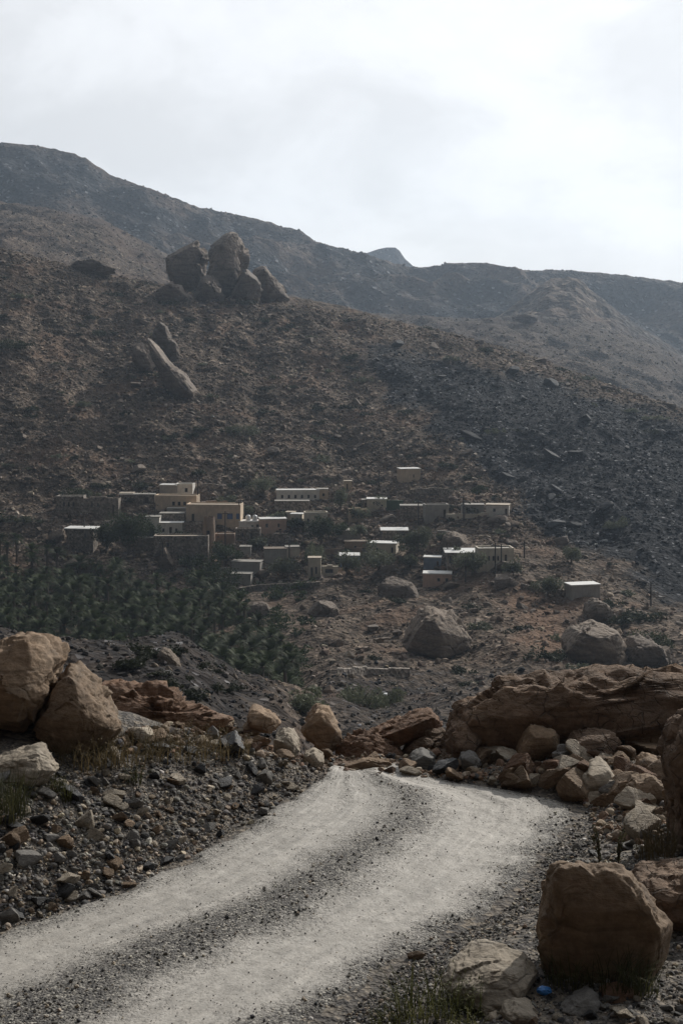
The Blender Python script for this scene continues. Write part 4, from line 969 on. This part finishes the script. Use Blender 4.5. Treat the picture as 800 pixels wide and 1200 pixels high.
def stalk(px, py, h_, lab, seed, lean):
    Y = NG.hit(px, py); m = Y/F; H = h_*m; r = np.random.default_rng(seed)
    root = tag(empty('weed', ((px-CX)*m, Y, float(NG.zpx(px, Y)))), lab, 'weed')
    st = MB(); V, Fc, c = [], [], 0
    for k in range(6):
        az = r.uniform(0, 6.28); pts = [np.array([math.cos(az)*t*.1*H*(k > 0)+lean*H*t*t, math.sin(az)*t*.1*H*(k > 0), H*t*(1-.07*k)]) for t in (0, .3, .6, 1)]; st.tube(pts, [.004, .003, .0025, .0015], 4)
        for q in range(46):
            t = r.uniform(.12, 1)*3; j = min(int(t), 2); p = pts[j]*(1-(t-j))+pts[j+1]*(t-j); d = r.normal(size=3)+[0, 0, .9]; d /= np.linalg.norm(d); e = np.cross(d, r.normal(size=3)); e /= np.linalg.norm(e); s = r.uniform(.012, .026)
            V += [p, p+d*s*.5+e*s*.22, p+d*s, p+d*s*.5-e*s*.22]; Fc.append((c, c+1, c+2, c+3)); c += 4
    st.build('stem', M_BARK, root); link('leaves', np_mesh('leaves', np.array(V), np.array(Fc)), M_GRASS, root)
stalk(702, 1012, 46, 'leafy upright weed leaning beside the road behind the large square boulder', 4, -.2)
stalk(724, 1012, 42, 'second leafy weed, standing closer to the tall dark rock', 5, .15)

# crumpled plastic bag
D, Fc = ico(3); V = D*(1+.42*fbm(D*2.6, 3, 77, ridged=True)[:, None])*[.03, .02, .016]
Yb = NG.hit(637, 1165); bag = link('plastic_bag', np_mesh('plastic_bag', V, Fc, False), plain_mat('blue_plastic', (.035, .17, .45), .4, 12, .2), None, ((637-CX)/F*Yb, Yb, float(NG.zpx(637, Yb))+.022))
tag(bag, 'crumpled bright blue plastic bag in the shade beside the pale boulder', 'bag')
# ------------------------------------------------------------------ village
def wall_mat(name, col, rnd=None): 
    m, nt, b = new_mat(name); t = NT(nt); c = t.coord()
    k = t.ramp(t.noise(c, .9, 7, .65), [(.25, .72), (.75, 1.2)]); cc = t.mix(1.0, col, k, 'MULTIPLY')
    mp = t.n('ShaderNodeMapping'); mp.inputs['Scale'].default_value = (3, 3, .5); t.l(c, mp.inputs[0])
    cc = t.mix(t.math('MULTIPLY', t.ramp(t.noise(mp.outputs[0], 1.4, 5), [(.5, 0), (.75, 1)]), .4), cc, tuple(v*.5 for v in col))
    t.l(cc, b.inputs['Base Color']); b.inputs['Roughness'].default_value = .9
    t.l(t.bump(t.noise(c, 5, 6, .7), .05), b.inputs['Normal']); return m
def stone_wall_mat(name, col):
    m, nt, b = new_mat(name); t = NT(nt); c = t.coord(); v = t.voro(c, 2.6); s = t.n('ShaderNodeSeparateColor'); t.l(v.outputs['Color'], s.inputs[0])
    cc = t.ramp(s.outputs[0], [(0, tuple(x*.5 for x in col)), (.6, col), (1, tuple(x*1.6 for x in col))])
    t.l(cc, b.inputs['Base Color']); b.inputs['Roughness'].default_value = .9; t.l(t.bump(v.outputs['Distance'], .15), b.inputs['Normal']); return m
WM = {'tan': wall_mat('tan_plaster', (.62, .49, .36)), 'cream': wall_mat('cream_plaster', (.66, .59, .48)), 'white': wall_mat('white_plaster', (.78, .74, .67)), 'grey': wall_mat('grey_cement', (.38, .355, .32)), 'pink': wall_mat('pink_plaster', (.68, .48, .37)),
      'stone': stone_wall_mat('stone_wall', (.25, .212, .175)), 'brown': wall_mat('mud_plaster', (.32, .225, .16)), 'blue': wall_mat('blue_paint', (.2, .26, .36)), 'green': wall_mat('green_cloth', (.06, .1, .055))}
RM = {'white': plain_mat('white_roof', (.7, .69, .66), .5, 1.2, .12), 'grey': plain_mat('cement_roof', (.27, .25, .22), .75, .8, .35), 'dirt': plain_mat('mud_roof', (.19, .15, .115), .9, .8, .3), 'tan': plain_mat('tan_roof', (.42, .35, .27), .7, .8, .2)}
M_DARK = plain_mat('dark_window', (.02, .02, .022), .35, 2, .2); M_BLUE = plain_mat('blue_shutter', (.1, .17, .36), .5, 2, .2); M_DOOR = plain_mat('door_wood', (.06, .045, .035), .6, 2, .2)
M_LOUVRE = plain_mat('grey_shutter', (.15, .15, .15), .6, 2, .2); M_METAL = plain_mat('steel', (.25, .25, .25), .5, 2, .2, .6); M_POLE = plain_mat('pole_wood', (.045, .037, .032), .8, 3, .3); M_TANK = plain_mat('white_tank', (.7, .7, .7), .45, 2, .1)
def facade(mb, w_, h, z0, holes, depth=.22):
    """front wall in the plane y=0 with real openings"""
    xs = sorted({-w_/2, w_/2, *[a for o in holes for a in (o[0], o[1])]}); zs = sorted({z0, h, *[a for o in holes for a in (o[2], o[3])]})
    for a, b_ in zip(xs, xs[1:]):
        for c, d in zip(zs, zs[1:]):
            mx, mz = (a+b_)/2, (c+d)/2
            if any(o[0] < mx < o[1] and o[2] < mz < o[3] for o in holes): continue
            mb.quad((a, 0, c), (b_, 0, c), (b_, 0, d), (a, 0, d))
    for a, b_, c, d in holes:
        mb.quad((a, 0, c), (a, depth, c), (b_, depth, c), (b_, 0, c)); mb.quad((a, 0, d), (b_, 0, d), (b_, depth, d), (a, depth, d))
        mb.quad((a, 0, c), (a, 0, d), (a, depth, d), (a, depth, c)); mb.quad((b_, 0, c), (b_, depth, c), (b_, depth, d), (b_, 0, d))
def house(px0, px1, pt, pb, wall, roof, label, win=(), door=(), depth=6.0, yaw=0.0, style='slab', name='house', cat='house', winmat=None, roofh=.17, over=.1, tank=0):
    """win: (u0,u1,v0,v1) as shares of the facade; door: (u0,u1)"""
    Y = HS.hit((px0+px1)/2, pb)
    if Y is None: print('no ground', label); return
    m = Y/F; w_ = (px1-px0)*m; dp = depth*.55
    h = max(1.7, (pb-pt)*m-dp*max(0, (pt-HY)/F)-.1)
    x = ((px0+px1)/2-CX)*m; z = (HY-pb)*m
    r = tag(empty(name, (x, Y, z), math.radians(yaw)), label, cat)
    if style == 'slab' and roof != 'white' and int(px0) % 3 == 0: style = 'parapet'
    holes = []; kinds = []
    for q in win: holes.append((-w_/2+q[0]*w_, -w_/2+q[1]*w_, q[2]*h, q[3]*h)); kinds.append('window')
    for q in door: holes.append((-w_/2+q[0]*w_, -w_/2+q[1]*w_, 0.02, min(h*.72, 2.2))); kinds.append('door')
    mb = MB(); facade(mb, w_, h, -3.0, holes)
    mb.quad((w_/2, 0, -3), (w_/2, dp, -3), (w_/2, dp, h), (w_/2, 0, h)); mb.quad((w_/2, dp, -3), (-w_/2, dp, -3), (-w_/2, dp, h), (w_/2, dp, h)); mb.quad((-w_/2, dp, -3), (-w_/2, 0, -3), (-w_/2, 0, h), (-w_/2, dp, h))
    if style == 'parapet':
        e = .22; mb.box(-w_/2, w_/2, 0, e, h, h+.35); mb.box(-w_/2, w_/2, dp-e, dp, h, h+.35); mb.box(-w_/2, -w_/2+e, e, dp-e, h, h+.35); mb.box(w_/2-e, w_/2, e, dp-e, h, h+.35)
    elif style == 'ruin':
        n = max(3, int(w_/1.1)); rr = random.Random(int(px0*7+pt))
        for i in range(n):
            if rr.random() < .75: mb.box(-w_/2+i*w_/n+.02, -w_/2+(i+1)*w_/n-.02, .0, .45, h, h+rr.uniform(.05, .45))
    mb.build('wall', WM[wall], r)
    rb = MB()
    if style == 'slab': rb.box(-w_/2-over, w_/2+over, -over, dp+over, h+.003, h+roofh)
    elif style == 'shed': rb.box(-w_/2-over, w_/2+over, -over-.2, dp+over, h+.003, h+.12, .22)
    elif style == 'parapet': rb.box(-w_/2+.225, w_/2-.225, .225, dp-.225, h-.1, h+.14)
    if style != 'ruin': rb.build('roof', RM[roof], r)
    for (a, b_, c, d), k in zip(holes, kinds):
        pb_ = MB(); pb_.box(a+.03, b_-.03, .15, .2, c+.03, d-.03)
        if k == 'window':
            o = pb_.build('window', winmat or M_DARK, r)
            fb = MB(); t_ = .07
            for q in ((a, a+t_, c, d), (b_-t_, b_, c, d), (a+t_, b_-t_, c, c+t_), (a+t_, b_-t_, d-t_, d)): fb.box(q[0]+.005, q[1]-.005, .08, .148, q[2]+.005, q[3]-.005)
            fb.build('frame', M_LOUVRE, o)
        else: pb_.build('door', M_DOOR, r)
    for k in range(tank):
        g = MB(); tx = -w_*.1+k*w_*.3; n = 12; g.tube([(tx, dp*.4, h+roofh), (tx, dp*.4, h+roofh+.9), (tx, dp*.4, h+roofh+1.15)], [.5, .5, .2], n)
        o = link('water_tank', bpy.data.meshes.new('water_tank')); o.data.from_pydata([tuple(v) for v in g.v], [], g.f); o.data.materials.append(M_TANK); o.location = (x, Y, z); o.rotation_euler = (0, 0, math.radians(yaw))
        tag(o, f'white water tank on the roof below the big tan house, {"left one" if k == 0 else "right one"}', 'tank')
    return r
def row(n, a, b_, w_, lo, hi): return [(a+(b_-a)*(i+.5)/n-w_/2, a+(b_-a)*(i+.5)/n+w_/2, lo, hi) for i in range(n)]
house(187, 207, 567, 580, 'grey', 'white', 'small grey hut with a white roof highest above the big tan house', depth=5, yaw=-6)
house(205, 226, 567, 581, 'white', 'grey', 'small whitewashed hut with one dark window joined to the white roofed hut', win=[(.55, .72, .35, .75)], door=[(.03, .12)], depth=5, yaw=-6, style='parapet')
house(140, 181, 578, 590, 'stone', 'grey', 'low stone house with a dark doorway above the largest dark tree', door=[(.72, .84)], depth=5)
house(181, 231, 580, 597, 'tan', 'tan', 'tan house with three small windows just behind the big tan house', win=row(3, .38, .78, .07, .3, .62), depth=6, yaw=-5, style='parapet', name='house')
house(218, 282, 590, 615, 'tan', 'tan', 'big tan house with blue shuttered windows in the middle of the village', win=[(.57, .66, .3, .62), (.75, .86, .3, .62), (.92, .98, .3, .62)], door=[(.1, .15)], depth=8, yaw=-4, style='parapet', winmat=M_BLUE)
house(196, 218, 595, 606, 'grey', 'grey', 'narrow grey house wedged in front of the tan house with three small windows', depth=4)
house(187, 216, 600, 614, 'stone', 'grey', 'stone house with a cement roof between two whitewashed houses', depth=5)
house(187, 214, 611, 628, 'white', 'white', 'whitewashed house with a bright white roof and a central door', win=[(.12, .22, .3, .6), (.68, .78, .3, .6)], door=[(.42, .54)], depth=5)
house(170, 187, 604, 628, 'white', 'grey', 'narrow pale house beside the largest dark tree', depth=5)
house(214, 252, 610, 628, 'stone', 'grey', 'ruined stone house just left of the round tower', depth=5, style='ruin')
house(180, 244, 627, 654, 'stone', 'tan', 'long two storey stone house above the pyramid shaped rock', win=[(.24, .29, .55, .75), (.2, .25, .15, .35)], depth=6, style='slab', over=.05)
house(158, 181, 628, 646, 'stone', 'grey', 'stone house half hidden behind the edge of the largest dark tree', depth=5)
house(305, 336, 606, 626, 'pink', 'white', 'pinkish house with a bright white roof right of the water tanks', win=[(.2, .3, .45, .72), (.66, .74, .45, .72)], depth=6, yaw=10)
house(280, 306, 609, 622, 'white', 'white', 'low white building carrying two water tanks below the big tan house', win=[(.55, .65, .3, .65)], door=[(.78, .9)], depth=6, yaw=0, tank=2)
house(276, 305, 619, 634, 'stone', 'grey', 'grey stone house directly below the building with the water tanks', win=[(.25, .33, .4, .75)], door=[(.6, .7)], depth=4)
house(252, 275, 625, 638, 'brown', 'tan', 'brown house right behind the round tower', win=[(.1, .22, .75, .9)], depth=5)
house(281, 294, 639, 652, 'grey', 'grey', 'tiny grey hut with a pale roof below the brown house', depth=4)
house(271, 305, 656, 674, 'grey', 'grey', 'grey cement block house above the lowest hut', depth=5, yaw=-8)
house(271, 294, 670, 684, 'grey', 'grey', 'lowest grey hut at the edge of the palm grove', depth=5, yaw=-5)
house(310, 336, 641, 660, 'grey', 'dirt', 'grey house with a mud roof left of the wooden pole below the pinkish house', depth=5, yaw=6)
house(335, 351, 639, 654, 'cream', 'grey', 'small cream house right of the wooden pole below the pinkish house', depth=5, yaw=6)
house(312, 337, 625, 637, 'stone', 'dirt', 'stone terrace house directly under the pinkish house', depth=4, style='ruin')
house(66, 98, 581, 604, 'stone', 'grey', 'ruined house with three square windows far up the slope at the village end', win=row(3, .2, .72, .08, .5, .76), depth=6, style='slab', over=.02)
house(98, 139, 582, 604, 'stone', 'tan', 'ruined house with two windows and a doorway next to the three windowed ruin', win=row(2, .16, .5, .05, .5, .74), door=[(.82, .88)], depth=6, style='ruin')
house(78, 110, 617, 643, 'stone', 'white', 'square stone house with a dazzling white roof above the palms', win=[(.66, .73, .55, .78)], depth=6, yaw=-7, over=.5)
house(140, 156, 577, 588, 'cream', 'tan', 'pale house with a tan roof beside the low stone house with a doorway', depth=5)
house(324, 374, 573, 588, 'white', 'white', 'long whitewashed house with a row of windows and a white roof', win=row(6, .06, .98, .055, .3, .62), depth=5, yaw=3)
house(371, 384, 572, 585, 'tan', 'grey', 'tan annexe at the end of the long whitewashed house', win=[(.5, .72, .3, .62)], depth=5)
house(322, 362, 586, 600, 'stone', 'grey', 'grey stone yard house below the long whitewashed house', depth=4)
house(334, 344, 599, 612, 'cream', 'tan', 'upper block of the stepped cream huts', depth=4, yaw=-10)
house(340, 354, 601, 615, 'cream', 'white', 'lower block of the stepped cream huts', depth=4, yaw=-10)
house(357, 384, 600, 620, 'cream', 'grey', 'cream house half hidden behind the dark tree near the stepped huts', win=[(.1, .2, .4, .7)], depth=5, yaw=6)
house(403, 412, 563, 574, 'tan', 'tan', 'little tan box house with one dark doorway above the village', door=[(.3, .52)], depth=3)
house(469, 493, 548, 565, 'tan', 'white', 'solitary tan cube house with a white roof highest on the slope', win=[(.62, .68, .35, .6)], depth=6, yaw=12)
house(430, 453, 583, 598, 'cream', 'white', 'white roofed block with a dark doorway beside the green plot', win=[(.72, .8, .3, .52)], depth=6)
house(424, 432, 586, 596, 'stone', 'grey', 'shadowy lean-to with a doorway on the side of the white roofed block', door=[(.4, .8)], depth=4)
house(453, 472, 586, 598, 'green', 'dirt', 'green cloth screened plot next to the white roofed block', depth=4, style='ruin', name='garden_enclosure', cat='enclosure')
house(408, 430, 595, 612, 'tan', 'tan', 'tan terrace house below the lean-to with the doorway', win=[(.6, .7, .4, .7)], depth=5, style='ruin')
house(396, 422, 620, 633, 'grey', 'grey', 'grey house with a sloping pale roof below the tan terrace house', depth=4, style='shed')
house(404, 430, 633, 646, 'brown', 'dirt', 'low reddish brown house with a small opening left of the two windowed house', win=[(.42, .52, .2, .6)], depth=4)
house(431, 464, 634, 656, 'cream', 'white', 'tall cream house with a broken white roof behind the spreading tree', win=[(.28, .36, .5, .75), (.82, .9, .45, .8)], depth=6, yaw=-12)
house(398, 421, 650, 662, 'blue', 'white', 'pale blue shed with a shining white roof above the small branching tree', depth=4, over=.1, style='shed')
house(361, 376, 652, 679, 'cream', 'tan', 'narrow gabled pale wall with two dark doorways', win=[(.55, .7, .25, .6)], door=[(.2, .38)], depth=4)
house(377, 396, 663, 675, 'cream', 'grey', 'broken pale house right of the narrow gabled wall', win=[(.2, .7, .3, .75)], depth=4, style='ruin')
house(469, 500, 591, 607, 'stone', 'grey', 'long low stone house with a grey roof left of the dark doorway house', depth=5)
house(498, 526, 591, 607, 'grey', 'grey', 'grey cement house with one dark doorway at its end', door=[(.76, .88)], depth=5, yaw=8)
house(541, 567, 590, 603, 'grey', 'grey', 'grey house with a single door beside the tall pole on the upper row', door=[(.22, .34)], depth=5)
house(569, 596, 590, 605, 'white', 'tan', 'rightmost white walled house with a window of the upper row', win=[(.3, .42, .4, .7)], door=[(.82, .92)], depth=5, yaw=-10)
house(524, 562, 644, 662, 'stone', 'white', 'open fronted building under a long white awning', win=[(.05, .3, .1, .75), (.4, .6, .1, .75)], depth=6, style='shed', over=.5)
house(560, 602, 641, 664, 'cream', 'grey', 'long pale building with a row of windows at the end of the awning', win=row(4, .1, .62, .06, .35, .65), door=[(.74, .81)], depth=6, yaw=5, style='parapet')
house(496, 516, 651, 667, 'blue', 'white', 'blue sided hut with a bright roof above the pink house', win=[(.76, .88, .3, .7)], depth=4, yaw=-8)
house(495, 529, 669, 687, 'pink', 'white', 'pink house with two square windows standing alone below the others', win=[(.5, .6, .4, .68), (.78, .88, .4, .68)], depth=6, yaw=-5, style='slab', over=.03)
house(668, 704, 684, 699, 'grey', 'white', 'low grey shed with a pale roof alone above the huge pale boulder', depth=5, yaw=14)
house(448, 476, 626, 632, 'stone', 'white', 'leaning canopy with a thin pale roof beside the bright acacia', depth=4, style='shed', name='canopy', cat='canopy', over=.4)
# free standing walls
def stone_wall(pts, h, lab, mat='stone'):
    mb = MB(); prev = None
    ps = []
    for px, py in pts:
        Y = HS.hit(px, py); ps.append(((px-CX)/F*Y, Y, (HY-py)/F*Y))
    o0 = ps[0]
    rr = random.Random(int(pts[0][0]))
    for a, b_ in zip(ps, ps[1:]):
        n = max(2, int(math.dist(a, b_)/1.3))
        for i in range(n):
            q0 = [a[k]+(b_[k]-a[k])*i/n-o0[k] for k in range(3)]; q1 = [a[k]+(b_[k]-a[k])*(i+1)/n-o0[k] for k in range(3)]; hh = h*rr.uniform(.85, 1.1)
            nb = len(mb.v); t_ = .45
            mb.v += [(q0[0], q0[1], q0[2]-2), (q1[0], q1[1], q1[2]-2), (q1[0], q1[1]+t_, q1[2]-2), (q0[0], q0[1]+t_, q0[2]-2), (q0[0], q0[1], q0[2]+hh), (q1[0], q1[1], q1[2]+hh), (q1[0], q1[1]+t_, q1[2]+hh), (q0[0], q0[1]+t_, q0[2]+hh)]
            for q in ((0,3,2,1),(4,5,6,7),(0,1,5,4),(1,2,6,5),(2,3,7,6),(3,0,4,7)): mb.f.append(tuple(nb+i_ for i_ in q))
    o = mb.build('stone_wall', WM[mat]); o.location = o0; tag(o, lab, 'wall', None, 'thing')
stone_wall([(375, 650), (400, 650), (424, 649)], 1.2, 'terrace wall with a pale coping above the pale blue shed', 'brown')
stone_wall([(480, 580), (510, 578), (530, 581)], 1.2, 'long terrace wall above the grey cement house')
stone_wall([(225, 572), (245, 573), (262, 575)], 1.1, 'old terrace wall right of the small whitewashed hut')
stone_wall([(522, 607), (545, 608), (572, 606)], .9, 'pale garden wall in front of the house by the tall pole', 'cream')
stone_wall([(110, 618), (130, 615), (140, 612)], 1.0, 'dry stone wall between the ruins and the largest dark tree')
stone_wall([(395, 791), (430, 790), (480, 792)], .8, 'low dark retaining wall along the valley floor')
stone_wall([(280, 694), (320, 690), (375, 688)], .9, 'rough wall along the terrace below the lowest huts')
stone_wall([(610, 690), (640, 697), (662, 699)], .9, 'low wall running from the sloping boulder to the grey shed')
rr_ = random.Random(5)
for k in range(16):
    px = rr_.uniform(190, 590); py = rr_.uniform(588, 672)
    if HS.hit(px, py) is None: continue
    wl_ = rr_.uniform(10, 26); stone_wall([(px-wl_/2, py+rr_.uniform(-1, 1)), (px, py), (px+wl_/2, py+rr_.uniform(-1.5, 1.5))], rr_.uniform(.7, 1.5), 'short broken stone wall among the houses of the village', rr_.choice(['stone', 'stone', 'brown', 'grey']))
    bpy.context.view_layer.update(); bpy.data.objects[[o.name for o in bpy.data.objects if o.name.startswith('stone_wall')][-1]]['group'] = 'broken walls among the village houses'
vr = []
for _ in range(2600):
    px = random.uniform(60, 620); py = random.uniform(575, 690); Y = HS.hit(px, py)
    if Y is None or village[int(np.interp(Y, HY_, np.arange(len(HY_)))), int(np.interp(px, HCOL, np.arange(len(HCOL))))] < .2: continue
    s = powsize(.3, 1.6, 2.1); x, y, z = at(px, py, Y); vr.append((x, y, z+s*.1, s, jit((.22, .175, .14), .4)))
scatter_mesh('rubble', vr, P1, M_SCREE)
# round watchtower
Yt = HS.hit(244, 651); m = Yt/F; tw = tag(empty('watchtower', ((244-CX)*m, Yt+1.4, (HY-651)*m)), 'round stone watchtower rising in front of the big tan house', 'tower')
V, Fc = [], []; nr, na = 26, 40; Ht = 44*m
for j in range(nr+1):
    for k in range(na):
        a = 2*math.pi*k/na; zz = -2+(Ht+2)*j/nr; rr = (8.2-1.5*j/nr)*m
        if j == nr: zz += random.uniform(-.25, .25)
        V.append((math.cos(a)*rr*(1+.02*random.uniform(-1, 1)), math.sin(a)*rr*(1+.02*random.uniform(-1, 1)), zz))
for j in range(nr):
    for k in range(na): Fc.append((j*na+k, j*na+(k+1) % na, (j+1)*na+(k+1) % na, (j+1)*na+k))
link('wall', np_mesh('wall', np.array(V), np.array(Fc)), WM['brown'], tw)
g = MB(); g.tube([(0, 0, Ht-.9), (0, 0, Ht-.7)], [6.4*m, 6.4*m], 24); g.build('roof', RM['dirt'], tw)
g = MB(); g.box(-.3, .3, -7.6*m-.12, -7.6*m+.5, Ht*.55, Ht*.55+.8); g.build('window', M_DARK, tw)
# poles and wires
def pole(px, pt, pb, lab, arm=True):
    Y = HS.hit(px, pb); m = Y/F; r = tag(empty('utility_pole', ((px-CX)*m, Y, (HY-pb)*m)), lab, 'pole'); H = (pb-pt)*m
    g = MB(); g.tube([(0, 0, -1), (0, 0, H*.5), (0, 0, H)], [.15, .13, .1], 8); g.build('post', M_POLE, r)
    if arm:
        g = MB(); g.box(-.7, .7, -.06, .06, H-.55, H-.43); g.build('crossarm', M_POLE, r)
        for s in (-.6, .6):
            g = MB(); g.tube([(s, 0, H-.428), (s, 0, H-.25)], [.05, .035], 6); g.build('insulator', M_TANK, r)
    return np.array([(px-CX)*m, Y, (HY-pb)*m+H-.3])
poles = {}
for k, a in enumerate([(232, 560, 594, 'tall pole behind the big tan house'), (280, 586, 616, 'pole at the corner of the big tan house'), (191, 634, 668, 'pole standing in front of the pyramid shaped rock'), (264, 599, 644, 'pole right of the round watchtower'), (182, 589, 622, 'pole beside the narrow pale house'),
          (339, 630, 659, 'pole between the grey mud roofed house and the small cream house'), (490, 586, 616, 'pole in front of the long low stone house'), (543, 580, 610, 'tall pole beside the single door house of the upper row'), (524, 640, 666, 'pole at the open end of the long white awning'),
          (545, 652, 682, 'short pole below the long white awning'), (580, 636, 676, 'tall pole before the long pale building, beside the sloping boulder'), (587, 637, 668, 'second pole before the long pale building, farther from the boulder'), (614, 634, 654, 'pole on bare slope right of the long pale building'),
          (762, 682, 712, 'lone pole near the foot of the dark scree'), (444, 550, 572, 'pole on the slope left of the solitary cube house'), (99, 600, 640, 'pole rising beside the square stone house with the dazzling roof')]):
    poles[k] = pole(*a)
def wire(a, b_, lab, sag=.9):
    o0 = np.array(a); pts = [(1-t)*np.array(a)+t*np.array(b_)-o0-np.array([0, 0, sag*4*t*(1-t)]) for t in np.linspace(0, 1, 14)]
    g = MB(); g.tube(pts, .014, 4); o = g.build('power_line', M_METAL); o.location = o0; tag(o, lab, 'wire')
wire(poles[10], poles[8], 'wire from the sloping boulder pole to the awning pole'); wire(poles[0], poles[1], 'wire between the two poles of the big tan house', .3); wire(poles[6], poles[7], 'wire strung along the upper row of houses')
pe = np.array(at(842, 745, 205))
for k in range(3): wire(poles[13]+[-.6+.6*k, 0, 0], pe+[-.6+.6*k, 0, 5], 'sagging wire running off from the lone pole below the scree', 1.2); bpy.data.objects[-1] if False else None
for k, o in enumerate([o for o in bpy.data.objects if o.get('label', '').startswith('sagging wire')]): o['group'] = 'wires of the lone pole'
# white tanks standing on the ground
for px, py, s, lab in [(314, 657, 5, 'white round water tank beside the grey mud roofed house'), (451, 820, 8, 'pale box tank on the dark wadi bank'), (401, 590, 4, 'small white tank between the tan annexe and the thin tree')]:
    Y = HS.hit(px, py); m = Y/F; r = s*.5*m; g = MB(); g.tube([(0, 0, -.3), (0, 0, r*1.5), (0, 0, r*1.85), (0, 0, r*2)], [r, r, r*.75, r*.25], 14); o = g.build('water_tank', M_TANK, None, False); o.location = ((px-CX)*m, Y, (HY-py)*m); tag(o, lab, 'tank')

# ------------------------------------------------------------------ haze, sky, sun, camera
hz = MB(); hz.box(-1950, 1950, -280, 2150, -63.5, 235)
m = bpy.data.materials.new('haze'); m.use_nodes = True; nt = m.node_tree; nt.nodes.clear(); t = NT(nt)
pv = t.n('ShaderNodeVolumePrincipled'); pv.inputs['Color'].default_value = (.66, .81, 1.0, 1); pv.inputs['Density'].default_value = .00016; pv.inputs['Anisotropy'].default_value = .45
out = t.n('ShaderNodeOutputMaterial'); t.l(pv.outputs[0], out.inputs['Volume'])
o = hz.build('haze', m); tag(o, kind='stuff')

wd = bpy.data.worlds.new('World'); sc.world = wd; wd.use_nodes = True; nt = wd.node_tree; t = NT(nt); bg = nt.nodes['Background']
sky = t.n('ShaderNodeTexSky', sky_type='NISHITA', sun_disc=False, sun_elevation=SUN_EL, sun_rotation=SUN_AZ, altitude=600, dust_density=2.0)
S_DIR = (math.sin(SUN_AZ)*math.cos(SUN_EL), math.cos(SUN_AZ)*math.cos(SUN_EL), math.sin(SUN_EL))
gen = t.coord('Generated')
dt = t.n('ShaderNodeVectorMath', operation='DOT_PRODUCT'); t.l(gen, dt.inputs[0]); dt.inputs[1].default_value = S_DIR
lobe = t.ramp(dt.outputs['Value'], [(0.0, .065), (.38, .12), (.58, .72), (.7, .9), (.82, .97), (1.0, 1.02)])
mp = t.n('ShaderNodeMapping'); mp.inputs['Scale'].default_value = (1, 1, 1.7); t.l(gen, mp.inputs[0])
cl = t.noise(mp.outputs[0], 6.2, 9, .54, .25)
clv = t.ramp(cl, [(.37, .84), (.46, .9), (.53, .97), (.6, 1.01)])
tint = t.mix(lobe, (.84, .91, 1.0), (.985, 1.0, 1.025))
cc = t.mix(1.0, t.mix(1.0, tint, lobe, 'MULTIPLY'), clv, 'MULTIPLY')
sclv = t.n('ShaderNodeVectorMath', operation='SCALE', i_Scale=12.6); t.l(cc, sclv.inputs[0])
cover = t.ramp(t.noise(mp.outputs[0], 2.1, 6, .6), [(.25, .82), (.5, .97)])
fin = t.mix(cover, sky.outputs[0], sclv.outputs[0])
t.l(fin, bg.inputs['Color']); bg.inputs['Strength'].default_value = .085

sun = bpy.data.lights.new('sun', 'SUN'); sun.energy = 3.8; sun.angle = math.radians(.6); sun.color = (1, .95, .87)
so = bpy.data.objects.new('sun', sun); COL.objects.link(so)
from mathutils import Vector
so.rotation_euler = Vector(S_DIR).to_track_quat('Z', 'Y').to_euler(); so.location = (60, 60, 100)
cam = bpy.data.cameras.new('camera'); co = bpy.data.objects.new('camera', cam); COL.objects.link(co)
cam.sensor_fit = 'VERTICAL'; cam.sensor_height = 36; cam.sensor_width = 24; cam.lens = F/1200*36
co.location = (0, 0, 0); co.rotation_euler = (math.radians(90), 0, 0); cam.shift_y = -(600-HY)/1200; cam.clip_start = .1; cam.clip_end = 9000
sc.camera = co
sc.render.engine = 'CYCLES'
cy = sc.cycles; cy.max_bounces = 5; cy.diffuse_bounces = 3; cy.glossy_bounces = 2; cy.transmission_bounces = 2; cy.volume_bounces = 0; cy.transparent_max_bounces = 4
cy.use_denoising = True; cy.denoiser = 'OPENIMAGEDENOISE'; cy.denoising_prefilter = 'ACCURATE'; cy.use_adaptive_sampling = False
vs = sc.view_settings; vs.view_transform = 'Standard'; vs.look = 'None'; vs.gamma = 1; vs.use_curve_mapping = False; vs.exposure = 0.0
